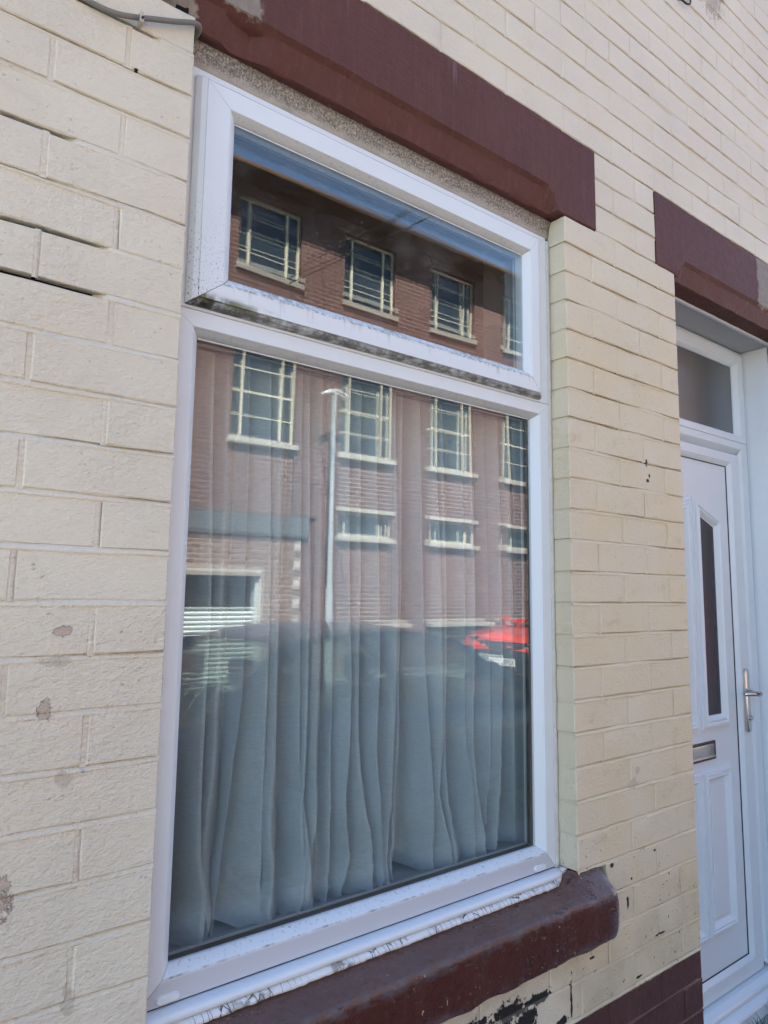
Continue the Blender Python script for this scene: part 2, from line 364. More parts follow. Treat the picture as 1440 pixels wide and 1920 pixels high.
def empty(name, label=None, cat=None, group=None, loc=(0, 0, 0)):
    o = bpy.data.objects.new(name, None); o.location = loc; COL.objects.link(o); o.empty_display_size = .1
    if label: o['label'] = label
    if cat: o['category'] = cat
    if group: o['group'] = group
    return o
def copy_tree(o, parent=None):
    c = o.copy(); COL.objects.link(c)
    if parent is not None: c.parent = parent
    for ch in list(o.children): copy_tree(ch, c)
    return c
def nz(x, y=0., z=0.): return mnoise.noise(Vector((x, y, z)))
def lerp(a, b, t): return a + (b - a) * t
def sstep(t): t = max(0, min(1, t)); return t * t * (3 - 2 * t)

# ------------------------------------------------------------------ setting: ground
W, P, C, BP = 1.0543, .5553, .08, .2285
PX0, PX1 = W, W + P                       # pier
DX1 = 2.505                               # door opening right side
GZ, RZ = -1.42, -1.535                    # pavement, road
def asphalt():
    m = NM('asphalt'); c = m.mix(m.noise(60, 4, .7), (.055, .054, .052), (.10, .098, .092)); c = m.mix(m.math('MULTIPLY', m.ss(m.noise(1.2, 3), .4, .7), .5), c, (.11, .107, .10))
    m.bsdf(c, .85, .3, m.bump(m.noise(160, 3, .7), 1., .004)); return m.m
MAT['asphalt'] = asphalt()
def slabs():
    m = NM('concrete_paving'); c = m.mix(m.noise(5, 5, .65), (.19, .18, .165), (.29, .275, .25)); c = m.mix(m.math('MULTIPLY', m.ss(m.noise(40, 4, .7), .55, .7), .5), c, (.10, .095, .085))
    m.bsdf(c, .85, .25, m.bump(m.noise(70, 4, .7), 1., .003)); return m.m
MAT['paving'] = slabs()
MAT['kerb'] = simple('kerb_concrete', (.30, .29, .27), .85, .2, nz=20, amt=.25, bump=(80, .003))
MAT['linepaint'] = simple('yellow_line_paint', (.55, .38, .06), .7, .3, nz=40, amt=.25)
MAT['earth'] = simple('ground_earth', (.08, .075, .06), .95, .1, nz=1, amt=.2)
MB().quad((-250, -250, RZ - .06), (250, -250, RZ - .06), (250, 250, RZ - .06), (-250, 250, RZ - .06)).build('ground', MAT['earth'], kind='structure')
MB().box(-40, 60, -7.25, -1.95, RZ - .05, RZ).build('road', MAT['asphalt'], kind='structure')
pv = MB().box(-40, 60, -1.82, -.001, GZ - .1, GZ - .012).build('pavement', MAT['paving'], kind='structure')
MB().box(-40, 60, -8.999, -7.38, GZ - .1, GZ).build('far_pavement', MAT['paving'], kind='structure')
MB().box(-40, 60, -1.95, -1.82, RZ - .05, GZ).build('kerb', MAT['kerb'], bevel=.015, kind='structure')
MB().box(-40, 60, -7.38, -7.25, RZ - .05, GZ + .002).build('far_kerb', MAT['kerb'], bevel=.015, kind='structure')
ml = MB(); ml.box(-40, 60, -2.2, -2.12, RZ, RZ + .004); ml.build('road_line', MAT['linepaint'], kind='structure')
# individual paving slabs along the house
sm = [MB().box(-.297, .297, -.447, .447, -.05, 0).build('paving_slab', MAT['paving'], pv, bevel=.004, seg=1)]
sm[0].location = (-1.2, -.452, GZ); first = True
for j in range(2):
    for i in range(9):
        if i == 0 and j == 0: continue
        o = sm[0].copy(); COL.objects.link(o); o.parent = pv
        o.location = (-1.2 + i * .603 + j * .3, -.452 - j * .905, GZ + R.uniform(-.003, .003)); o.rotation_euler = (R.uniform(-.004, .004), R.uniform(-.004, .004), 0)

# ------------------------------------------------------------------ the house
house = empty('terrace_house', 'cream painted brick terraced house with maroon lintels, white window and white front door', 'house', loc=(0, 0, GZ))
def H(o): o.parent = house; o.matrix_parent_inverse = house.matrix_world.inverted() if False else Matrix.Translation((0, 0, -GZ)); return o
HI = Matrix.Translation((0, 0, -GZ))
def adopt(o, p):                                           # parent keeping world placement (house sits at GZ)
    o.parent = p
    if p is house: o.matrix_parent_inverse = HI
    return o
BD = .105
wallb = MB()
X0, X1, ZT = -2.75, 4.9, 3.92
# backing leaf behind the bricks, open at the window and the door
def backing(m, x0, x1, z0, z1): m.box(x0, x1, .016, .30, z0, z1)
backing(wallb, X0, -.008, GZ - .1, 1.27); backing(wallb, PX0 + .008, PX1 - .006, -.65, 1.05); backing(wallb, -.0085, PX1 - .008, GZ - .1, -.80)
backing(wallb, 1.17, PX1 - .008, -.80, -.65); backing(wallb, DX1 + .02, X1, GZ - .1, 1.27); backing(wallb, 1.2, 1.5, 1.05, 1.27); backing(wallb, X0, X1, 1.285, ZT)
wall = wallb.build('wall', MAT['void']); adopt(wall, house)

# bricks ---------------------------------------------------------------
def project(p):
    q = Vector(p) - CAMP; d = q.dot(CF)
    if d < .05: return None
    return (PPX + FPX * q.dot(CR) / d, PPY - FPX * q.dot(CU) / d)
def brick_geo(L, Hh, D, rng, left_return=False, right_return=False):
    """painted brick: pillowed, slightly ragged front with softened arrises; origin at front centre, y into the wall"""
    m = MB(); nx = max(2, int(L / .045)); nzn = 2
    hx, hz = L / 2, Hh / 2; e = .0022
    def jit(s=.0011): return rng.uniform(-s, s)
    xs = [-hx + e + (L - 2 * e) * i / nx for i in range(nx + 1)]; zs = [-hz + e + (Hh - 2 * e) * j / nzn for j in range(nzn + 1)]
    tilt = rng.uniform(-.006, .006); tz = rng.uniform(-.012, .012)
    G = [[(x + jit() * (0 < i < nx), x * tilt + z * tz + rng.uniform(-.0004, .0004) - .0004, z + jit()) for i, x in enumerate(xs)] for j, z in enumerate(zs)]
    m.grid(G)
    ring = [G[0][i] for i in range(nx + 1)] + [G[j][nx] for j in range(1, nzn + 1)] + [G[nzn][i] for i in range(nx - 1, -1, -1)] + [G[j][0] for j in range(nzn - 1, 0, -1)]
    n = len(ring)
    def outer(p, k, y):
        x, _, z = p
        ox = math.copysign(hx, x) if abs(abs(x) - (hx - e)) < .002 else x
        oz = math.copysign(hz, z) if abs(abs(z) - (hz - e)) < .002 else z
        return (ox + rng.uniform(-.0012, .0012) * (ox != x), y, oz + rng.uniform(-.0016, .0016) * (oz != z))
    r1 = [outer(p, k, .0017) for k, p in enumerate(ring)]; r2 = [(a, D, c) for a, b, c in r1]
    m.grid([ring, r1, r2], True)
    return m
JT = .0072
bricks = []                                # (x0, x1, row, ret)
def row_segments(r):
    z0 = r * C; z1 = z0 + C; mid = z0 + C / 2
    if mid > 1.28: return [(X0, X1)]
    if mid > 1.04: return [(X0, -.141), (1.195, 1.505), (2.62, X1)]
    if mid > -.64: return [(X0, 0), (PX0, PX1), (DX1, X1)]
    if mid > -.80: return [(X0, -.115), (1.168, PX1), (DX1, X1)]
    return [(X0, PX1), (DX1, X1)]
r = -18
while r * C < ZT - .04:
    for (a, b) in row_segments(r):
        org = 0. if b <= .001 else PX0
        off = (BP / 2 if (r % 2) else 0.) + org
        cuts = [a]
        k = math.ceil((a - off) / BP + .12)
        while off + k * BP < b - .025: 
            if off + k * BP > a + .025: cuts.append(off + k * BP)
            k += 1
        cuts.append(b)
        for i in range(len(cuts) - 1):
            l, rr = cuts[i], cuts[i + 1]
            g0 = 0 if (abs(l - a) < 1e-6 and a > X0) else JT / 2
            g1 = 0 if (abs(rr - b) < 1e-6 and b < X1) else JT / 2
            bricks.append((l + g0, rr - g1, r))
    r += 1
def area(b):
    x0, x1, rw = b; z0 = rw * C + JT / 2; z1 = rw * C + C - JT / 2
    q = [project((x, 0, z)) for x, z in ((x0, z0), (x1, z0), (x1, z1), (x0, z1))]
    if any(p is None for p in q): return 0
    cl = [(min(1440, max(0, p[0])), min(1920, max(0, p[1]))) for p in q]
    return abs(sum(cl[i][0] * cl[(i + 1) % 4][1] - cl[(i + 1) % 4][0] * cl[i][1] for i in range(4))) / 2
ranked = sorted(bricks, key=area, reverse=True)
single = [b for b in ranked[:300] if area(b) > 40]; sset = set(single)
# brick depth: behind the window frame line it may show in the reveals
cache = {}
rb = random.Random(11)
def vis_mat(rw): return MAT['plinth'] if rw <= -13 else MAT['cream']
for b in single:
    x0, x1, rw = b; L = x1 - x0; Hh = C - JT
    key = (round(L, 3), rw <= -13); pool = cache.setdefault(key, [])
    cx, cz = (x0 + x1) / 2, rw * C + C / 2
    if len(pool) < 9:
        o = brick_geo(L, Hh, BD, rb).build('brick', vis_mat(rw), wall, smooth=22); pool.append(o.data)
    else:
        o = bpy.data.objects.new('brick', rb.choice(pool)); COL.objects.link(o); o.parent = wall
    o.location = (cx, rb.uniform(-.0012, .0012), cz); o.rotation_euler = (0, rb.uniform(-.004, .004), 0)
    if rw <= -13: o['label'] = 'maroon painted plinth brick'
rest = {}
for b in bricks:
    if b in sset: continue
    x0, x1, rw = b
    mm = rest.setdefault('maroon' if rw <= -13 else 'cream', MB())
    g = MB(); hx, hz = (x1 - x0) / 2, (C - JT) / 2; cx, cz = (x0 + x1) / 2, rw * C + C / 2; e = .004; q = rb.uniform(-.001, .001)
    f = [(cx + sx * (hx - e), q, cz + sz * (hz - e)) for sx, sz in ((-1, -1), (1, -1), (1, 1), (-1, 1))]
    o1 = [(cx + sx * hx, .0032, cz + sz * hz) for sx, sz in ((-1, -1), (1, -1), (1, 1), (-1, 1))]; o2 = [(a, BD, c) for a, _, c in o1]
    mm.grid([f, o1, o2], True); mm.cap(f)
for k, mm in rest.items(): mm.build('brickwork', MAT['plinth' if k == 'maroon' else 'cream'], wall, kind='stuff')
# mortar: weather-struck beds, recessed perpends, all painted over
mo = MB(); mop = MB()
open_joint = [(-.285, -.212, 7), (-.205, -.150, 7), (-.285, -.165, 6), (-.34, -.07, 12), (-.30, -.235, 9)]
def bed(x0, x1, k, mb, deep=BD):
    if k == 16 and x0 < -1:
        for q0, q1 in ((x0, -.141), (1.195, 1.505), (2.62, x1)): bed(q0, q1, 16.0000001, mb)
        return
    k = k if k == int(k) else 16
    n = max(1, int((x1 - x0) / (.008 if (x1 < 2.7 and x0 > -.6) else .06)))
    rows = []
    for i in range(n + 1):
        x = lerp(x0, x1, i / n); zc = k * C; h = JT / 2 + .0018
        op = any(k == kk and a < x < b for a, b, kk in open_joint)
        wv = nz(x * 14, k * 7.3) * .0016 + nz(x * 60, k * 3.1) * .0011
        run = max(0., nz(x * 4.5, k * 2.7) + (.12 if x < .2 else .34)); dep = .0012 + .012 * run + nz(x * 17, k * 1.7) * .0012; lipy = -.0010 + nz(x * 6, k * 4.1) * .0014 + nz(x * 38, k * 9.1) * .0012
        if op: dep = .05; lipy = .05
        rows.append([(x, dep + .004, zc + h + .001), (x, dep, zc + h * .86 + wv), (x, lipy + .0012, zc - h * .35 + wv), (x, lipy + .0002, zc - h + wv), (x, lipy + .006, zc - h - .003)])
    mb.grid(rows)
    return rows
for rw in range(-18, int(ZT / C) + 1):
    for (a, b) in row_segments(rw):
        bed(a, b, rw, mop if rw <= -13 else mo)
        # reveal return of the bed joint on the right jamb of the window
        if abs(a - PX0) < .01 and rw > -8:
            zc = rw * C; h = JT / 2 + .001
            mo.grid([[(PX0 + .004, y, zc + h), (PX0 + .0032 + nz(y * 60, rw) * .001, y, zc + h * .5), (PX0 + .0006, y, zc - h * .5), (PX0 + .002, y, zc - h)] for y in [.002 + .012 * i for i in range(9)]])
        if abs(b) < .001 and -8 < rw < 14:
            zc = rw * C; h = JT / 2 + .001
            mo.grid([[(-.004, y, zc + h), (-.0032 + nz(y * 60, rw) * .001, y, zc + h * .5), (-.0006, y, zc - h * .5), (-.002, y, zc - h)] for y in [.002 + .012 * i for i in range(9)]])
        if abs(b - PX1) < .01:
            zc = rw * C; h = JT / 2 + .001
            (mop if rw <= -13 else mo).grid([[(PX1 - .002, y, zc + h), (PX1 - .001, y, zc - h)] for y in (.002, .1)])
for (x0, x1, rw) in bricks:
    # perpend at the right end of each brick that has a neighbour
    segs = row_segments(rw)
    if any(abs(x1 - b) < .0005 for a, b in segs): continue
    xc = x1 + JT / 2; z0, z1 = rw * C + JT / 2 - .002, rw * C + C - JT / 2 + .002
    n = 6 if (-.6 < xc < 2.7) else 1; hh = JT / 2 + .0015; rows = []
    dpt = .0006 + abs(nz(xc * 13, rw * 5.1)) * .0022
    for i in range(n + 1):
        z = lerp(z0, z1, i / n); q = nz(xc * 7, z * 40) * .0012
        ek = .004 if (rw * 7 + int(xc * 41)) % 3 == 0 else .0007
        rows.append([(xc - hh, dpt * .6 + .0007, z), (xc - hh * .55 + q, dpt + q * .4, z), (xc + hh * .55 + q, dpt * .8 - q * .4, z), (xc + hh * .8 + q, dpt * .6 + ek, z), (xc + hh, dpt * .6 + ek, z)])
    (mop if rw <= -13 else mo).grid(rows)
mo.build('mortar', MAT['cream_mortar'], wall, smooth='all'); mop.build('mortar', MAT['plinth'], wall, smooth='all')

# lintels ---------------------------------------------------------------
def lintel(name, x0, x1, ztop, zb, cs, ce, chip=None, label=None):
    """x0..x1 stone lintel with a stopped chamfer between cs and ce"""
    Pm = [(0, ztop), (0, ztop - .004), (0, zb + .066), (.011, zb + .056), (.013, zb + .050), (.019, zb + .022), (.027, zb + .002), (.032, zb), (.13, zb), (.13, ztop)]
    Q = [(0, ztop), (0, ztop - .004), (0, zb + .066), (0, zb + .056), (0, zb + .050), (0, zb + .024), (0, zb + .008), (.004, zb + .004), (.13, zb + .004), (.13, ztop)]
    dx = [0, 0, .0, .0, .004, .022, .035, .04, .04, 0]
    xs = [x0]; x = x0
    while x < x1 - 1e-6:
        near = min(abs(x - cs), abs(x - ce)) < .06
        x = min(x1, x + (.006 if near else .02)); xs.append(x)
    rings = []
    for x in xs:
        ring = []
        for i, (p, q) in enumerate(zip(Pm, Q)):
            t = sstep((x - (cs - dx[i])) / .012) * sstep(((ce + dx[i]) - x) / .012)
            y, z = lerp(q[0], p[0], t), lerp(q[1], p[1], t)
            y -= .0015
            if i in (2, 3, 4): z += nz(x * 14, i) * .0022 + nz(x * 45, i) * .001
            if i in (5, 6, 7): y += nz(x * 12, i * 3.) * .0025 + nz(x * 50, i) * .001; z += nz(x * 16, i * .6) * .003
            if i in (0, 1): z += nz(x * 40, 5) * .0022 + nz(x * 110, 5) * .0016
            if chip and chip[0] < x < chip[1] and i in (4, 5, 6, 7):
                cc = sstep((x - chip[0]) / .012) * sstep((chip[1] - x) / .03); y += .012 * cc * (1 + nz(x * 70, i * 2.)); z += (.006 * cc * nz(x * 60, i))
            ring.append((x + (nz(z * 40, 3) * .0015 if x in (xs[0], xs[-1]) else 0), y, z))
        rings.append(ring)
    o = MB().loft(rings).build(name, MAT['lintel'], None, smooth=28); adopt(o, house)
    if label: o['label'] = label
    return o
lintel('lintel', -.141, 1.195, 1.2772, 1.035, -.02, .992, (.062, .155), 'maroon painted stone lintel above the window')
lintel('lintel', 1.508, 2.62, 1.2780, 1.035, 1.672, 2.47, None, 'maroon painted stone lintel above the front door')
# dark ragged paint line cut in round the top of the lintels
# window sill -----------------------------------------------------------
def sill():
    rings = []; x0, x1 = -.112, 1.166
    xs = [x0 + (x1 - x0) * i / 110 for i in range(111)]
    for x in xs:
        e = sstep((x - 1.0) / .05) + sstep((.02 - x) / .03)           # stooled ends
        zb = lerp(-.664, -.642, min(1, e)); ye = .05 if -.002 < x < 1.053 else .0
        rd = max(0, (x - 1.128) / .038); rd = rd * rd; rdl = max(0, (-.085 - x) / .028); rd = max(rd, rdl * rdl)
        n1 = nz(x * 11, 2) * .003 + nz(x * 37, 4) * .0015; n2 = nz(x * 15, 9) * .003 + nz(x * 60, 1) * .0012
        f = -.048 + rd * .012 + n2
        pts = [(ye, zb - rd * .03), (ye * .6 + f * .4, lerp(zb, -.686, .42) - rd * .03 + n1 * .5), (f * .82, -.683 - rd * .022 + n1), (f * .95, -.688 - rd * .022 + n1), (f, -.697 - rd * .02 + n1),
               (f - .001, -.72), (f - .0012, -.75), (f, -.782 + rd * .012 + n2), (f * .93, -.792 + rd * .014 + n2), (f * .75, -.797 + rd * .016), (.0, -.798), (.06, -.798), (.06, zb - rd * .03 - .01)]
        rings.append([(x, y, z) for y, z in pts])
    return MB().loft(rings)
o = sill().build('window_sill', MAT['sill'], None, smooth=55); adopt(o, house); o['label'] = 'weathered maroon stone sill below the window'

# the window ------------------------------------------------------------
win = empty('window'); win.parent = house; win.matrix_parent_inverse = HI
def member(name, mat, side, rect, prof, gap=.0004, parent=None):
    """one mitred length of frame. rect=(x0,x1,z0,z1); prof[side] = [(inset,y),...] front outline from outer to inner edge"""
    x0, x1, z0, z1 = rect; parent = parent or win
    P_ = {s: (prof[s] if s in prof else prof['*']) for s in 'LRBT'}
    n = len(P_[side]); yb = max(y for _, y in P_[side]) + .03
    def corner(i, sx, sz):                      # point i of the mitre where the two neighbouring sides meet
        dx = P_['L' if sx < 0 else 'R'][i][0]; dz = P_['B' if sz < 0 else 'T'][i][0]
        return (x0 + dx if sx < 0 else x1 - dx, z0 + dz if sz < 0 else z1 - dz)
    ends = {'L': ((-1, -1), (-1, 1)), 'R': ((1, -1), (1, 1)), 'B': ((-1, -1), (1, -1)), 'T': ((-1, 1), (1, 1))}[side]
    rings = []
    for k, (sx, sz) in enumerate(ends):
        ring = []
        for i in range(n):
            x, z = corner(i, sx, sz)
            if side in 'LR': z += gap if k == 0 else -gap
            else: x += gap if k == 0 else -gap
            ring.append((x, P_[side][i][1], z))
        ring.append((ring[n - 1][0], yb, ring[n - 1][2])); ring.append((ring[0][0], yb, ring[0][2]))
        rings.append(ring)
    return MB().loft(rings).build(name, mat, parent, smooth=25)
FY = .052
def pf(flat, bev, dy=.02, lip=0., y=FY):
    L = []
    if lip: L += [(0, y + .012), (lip * .45, y + .0035), (lip * .95, y + .0006), (lip, y + .0022), (lip + .0012, y)]
    else: L += [(0, y + .004), (.0006, y + .0008), (.002, y), (.0025, y), (.003, y)]
    L += [(flat - .001, y), (flat, y + .0006), (flat + .0006, y + .0022), (flat + .0018, y + .0026), (flat + bev * .5, y + dy * .45), (flat + bev, y + dy), (flat + bev + .0005, y + dy + .003)]
    return L
fr = (.0012, 1.037, -.637, .5205)
fp = {'L': pf(.043, .0165), 'R': pf(.035, .0165), 'B': pf(.039, .013), 'T': pf(.031, .012)}
member('jamb', MAT['upvc'], 'L', fr, fp); member('jamb', MAT['upvc'], 'R', fr, fp)
member('frame_bottom_rail', MAT['upvc_rail'], 'B', fr, fp, .0010); 
member('transom', MAT['upvc_under'] if False else MAT['upvc'], 'T', fr, fp)
fu = (.0012, 1.037, .5209, .986); fq = {'*': pf(.043, .0165)}
for s_, nm in (('L', 'jamb'), ('R', 'jamb'), ('B', 'transom'), ('T', 'frame_head')): member(nm, MAT['upvc'], s_, fu, fq)
sr = (.0255, 1.0005, .5265, .9665); SY = .035
sp_ = {'L': pf(.0655, .0165, .017, .018, SY), 'R': pf(.0445, .0165, .017, .014, SY), 'B': pf(.0495, .0175, .017, .0125, SY), 'T': pf(.0465, .0135, .017, .006, SY)}
member('sash_stile', MAT['upvc_sash_left'], 'L', sr, sp_); member('sash_stile', MAT['upvc'], 'R', sr, sp_)
member('sash_bottom_rail', MAT['upvc_sash_bottom'], 'B', sr, sp_, .0010).__setitem__('label', 'sash bottom rail stained with green and black algae'); member('sash_top_rail', MAT['upvc'], 'T', sr, sp_)
# greyer, specked overlay on the two beads that face down
def bead(x0, x1, z, y0, dz, dy, mat, nm='glazing_bead'):
    MB().grid([[(x, y0 + dy * t, z - dz * t + .0035 * math.sin(math.pi * t) * -.3) for t in (0, .25, .5, .75, 1)] + [(x, y0 + dy + .004, z - dz + .001)] for x in (x0, x1)]).build(nm, mat, win, smooth='all')
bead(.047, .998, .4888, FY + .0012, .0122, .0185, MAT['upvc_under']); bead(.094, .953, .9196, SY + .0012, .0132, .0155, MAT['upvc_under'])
def white_line(x0, x1, z, y): MB().box(x0, x1, y, y + .003, z, z + .0022).build('gasket_lip', MAT['upvc'], win)
white_line(.062, .98, .4744, FY + .0195); white_line(.108, .938, .9045, SY + .0165)
def unit(x0, x1, z0, z1, y, mat, bow, tilt):
    """sealed double-glazed unit: outer and inner sheet, black edge seal, aluminium spacer"""
    n = 24
    def sheet(mb, yy, b, tx, tz, th=.004):
        for q, s in ((yy, 1), (yy + th, -1)):
            rows = []
            for j in range(n + 1):
                row = []
                for i in range(n + 1):
                    u, v = i / n * 2 - 1, j / n * 2 - 1
                    row.append((lerp(x0 - .008, x1 + .008, i / n), q + b * (1 - u * u) * (1 - v * v) + tx * u + tz * v, lerp(z0 - .008, z1 + .008, j / n)))
                rows.append(row if s > 0 else row[::-1])
            mb.grid(rows)
    a = MB(); sheet(a, y, bow, 0, 0); a.build('glass_pane', mat, win, smooth='all')
    a = MB(); sheet(a, y + .026, -bow * .6, tilt[0], tilt[1]); a.build('glass_pane', mat, win, smooth='all')
    e = MB(); t = .006
    for (ax, bx, az, bz) in ((x0 - t, x0, z0 - t, z1 + t), (x1, x1 + t, z0 - t, z1 + t), (x0, x1, z0 - t, z0), (x0, x1, z1, z1 + t)): e.box(ax, bx, y + .0055, y + .0245, az, bz)
    e.build('edge_seal', MAT['black_rubber'], win)
    e = MB(); q = .0022
    for (ax, bx, az, bz) in ((x0, x0 + q, z0, z1), (x1 - q, x1, z0, z1), (x0 + q, x1 - q, z0, z0 + q), (x0 + q, x1 - q, z1 - q, z1)): e.box(ax, bx, y + .0212, y + .0244, az, bz)
    e.build('spacer_bar', MAT['alu'], win)
    e = MB()
    for (ax, bx, az, bz) in ((x0 - .06, x0 - .012, z0 - .05, z1 + .05), (x1 + .012, x1 + .06, z0 - .05, z1 + .05), (x0 - .012, x1 + .012, z0 - .05, z0 - .014), (x0 - .012, x1 + .012, z1 + .012, z1 + .05)): e.box(ax, bx, y + .034, y + .07, az, bz)
    return e
unit(.0615, .9835, -.584, .4765, .073, MAT['glass'], .0010, (.0006, -.0020)).build('inner_frame', MAT['room_sill'], win)
unit(.1075, .9395, .5935, .9065, .053, MAT['glass_top'], .0004, (.0003, -.0005)).build('inner_frame', MAT['room_sill'], win)
# cill, sealant, drain covers, head strip
cil = MB(); prof = [(.055, -.6392), (.042, -.6388), (.031, -.6400), (.0265, -.6445), (.0258, -.649), (.029, -.6545), (.036, -.657), (.055, -.657)]
rings = []
for x in [.004 + .001 * 0] + [.008 + 1.014 * i / 40 for i in range(41)] + [1.028, 1.034, 1.039, 1.042]:
    k = sstep((x - 1.02) / .024); rings.append([(x, lerp(y, .052 + (y - .052) * .35, k * k), lerp(z, -.646 + (z + .646) * .8, k * k) + nz(x * 6, 1) * .0003) for y, z in prof])
cil.loft(rings).build('window_cill', MAT['upvc_rail'] if False else MAT['upvc'], win, smooth=60)
ck = MB(); rings = []
for i in range(181):
    x = .004 + 1.05 * i / 180; k = sstep((x - 1.0) / .05); t = nz(x * 20, 3) * .0012 + nz(x * 70, 8) * .001
    zo = k * .018
    rings.append([(x, .050, -.6560 + zo), (x, .030 + t * .4, -.6562 + zo), (x, .0215 + t + k * .012, -.6600 + t * .4 + zo), (x, .0185 + t * 1.5 + k * .016, -.6655 + t + zo), (x, .05, -.674 + zo)])
ck.loft(rings).build('sealant', MAT['caulk'], win, smooth='all')
ck = MB(); rings = []
for i in range(121):
    z = -.64 + 1.62 * i / 120; t = nz(z * 18, 3) * .0016 + nz(z * 60, 8) * .0012
    rings.append([(1.0365, .0575, z), (1.0375 + t * .5, .0525 + t, z), (1.0475 + t, .0515 + t, z), (1.0522 + t, .052 + t * 1.4, z), (1.0522 + t, .0575, z)])
ck.loft(rings).build('sealant', MAT['caulk_plain'], win, smooth='all')
dc = MB()
def pill(x0, x1, z0, z1, y, d):
    r_ = (z1 - z0) / 2; zc = (z0 + z1) / 2
    out = [(x1 - r_ + r_ * math.cos(t), zc + r_ * math.sin(t)) for t in [math.pi * (-.5 + i / 8) for i in range(9)]] + [(x0 + r_ - r_ * math.cos(t), zc - r_ * math.sin(t)) for t in [math.pi * (-.5 + i / 8) for i in range(9)]]
    cx = (x0 + x1) / 2
    return MB().loft([[(x, y, z) for x, z in out], [(x, y - d * .6, z) for x, z in out], [(cx + (x - cx) * .93, y - d, zc + (z - zc) * .75) for x, z in out]])
pill(.034, .074, -.6325, -.6195, FY + .001, .006).build('drain_cover', MAT['upvc'], win, smooth=40)
pill(.955, .995, -.6325, -.6195, FY + .001, .006).build('drain_cover', MAT['upvc'], win, smooth=40)
hs = MB(); rings = []
for i in range(61):
    x = .001 + 1.0525 * i / 60; t = nz(x * 13, 3) * .0015
    rings.append([(x, .058, .9868), (x, .0555 + t, .987), (x, .0535 + t * .6, 1.003), (x, .050 + t, 1.021 + t), (x, .044 + t, 1.0345), (x, .06, 1.036)])
hs.loft(rings).build('head_strip', MAT['head_strip'], win, smooth='all')
# white edging of old gloss between wall edge and frame, left jamb (thin brushed line)
# interior --------------------------------------------------------------
room = MB()
rx0, rx1, ry0, ry1, rz0, rz1 = -1.2, 3.4, .302, 4.2, GZ + .05, 1.25
def inbox(mb):
    mb.box(rx0 - .1, rx1 + .1, ry1, ry1 + .1, rz0, rz1); mb.box(rx0 - .1, rx0, ry0, ry1, rz0, rz1); mb.box(rx1, rx1 + .1, ry0, ry1, rz0, rz1)
    mb.box(rx0 - .1, rx1 + .1, ry0, ry1 + .1, rz1, rz1 + .1); mb.box(rx0 - .1, rx1 + .1, ry0, ry1 + .1, rz0 - .1, rz0)
inbox(room); adopt(room.build('room', MAT['room']), house)
lin = MB(); lin.box(-.02, -.003, .125, .302, -.62, 1.04); lin.box(W + .003, W + .02, .125, .302, -.62, 1.04); lin.box(-.02, W + .02, .125, .302, 1.036, 1.06)
adopt(lin.build('inner_reveal', MAT['room']), house)
adopt(MB().box(-.02, W + .02, .14, .36, -.64, -.612).build('inner_sill', MAT['room_sill']), house)
bd = MB(); bd.box(X0, X1, .30, .302, 1.35, ZT); bd.box(X0, X0 + .1, .302, 7.9, GZ, ZT); bd.box(X1 - .1, X1, .302, 7.9, GZ, ZT); bd.box(X0, X1, 7.9, 8.0, GZ, ZT)
adopt(bd.build('unseen_house_shell', MAT['room']), house)  # unseen shell, added to keep the sun out from behind
MAT['slate'] = simple('roof_slate', (.07, .072, .08), .6, .4, nz=6, amt=.3)
rf = MB(); rf.loft([[(x, -.22, ZT - .02), (x, 3.9, ZT + 2.1), (x, 8.2, ZT - .05), (x, 8.2, ZT - .15), (x, 3.9, ZT + 1.98), (x, -.22, ZT - .12)] for x in (X0 - .01, X1 + .01)])
adopt(rf.build('roof', MAT['slate']), house)  # unseen roof, added to block sun coming over the wall

# ------------------------------------------------------------------ front door
door = empty('front_door'); door.parent = house; door.matrix_parent_inverse = HI
DY = .20
def dmember(nm, s_, rect, pr, mat=None): return member(nm, mat or MAT['upvc_door'], s_, rect, pr, .0004, door)
dl, dr_ = 1.622, 2.494
ftop = (dl, dr_, .640, 1.028)               # fanlight frame
fpp = {'L': pf(.045, .016, .02, 0, DY), 'R': pf(.044, .016, .02, 0, DY), 'B': pf(.026, .012, .02, 0, DY), 'T': pf(.052, .018, .02, .02, DY)}
for s_, nm in (('L', 'frame_post'), ('R', 'frame_post'), ('B', 'door_transom'), ('T', 'frame_head')): dmember(nm, s_, ftop, fpp)
fbot = (dl, dr_, -1.335, .6395); fpb = {'L': pf(.052, .01, .012, 0, DY), 'R': pf(.052, .010, .012, 0, DY), 'B': pf(.018, .008, .012, 0, DY), 'T': pf(.028, .018, .022, 0, DY)}
for s_, nm in (('L', 'frame_post'), ('R', 'frame_post'), ('T', 'door_transom')): dmember(nm, s_, fbot, fpb)
g = MB()
g.box(dl + .06, dr_ - .06, DY + .024, DY + .03, .676, .960); g.build('fanlight_glass', MAT['obscure'], door)
MB().box(dl + .03, dr_ - .03, DY + .05, DY + .06, -1.34, 1.0).build('door_lining', MAT['black_rubber'], door)
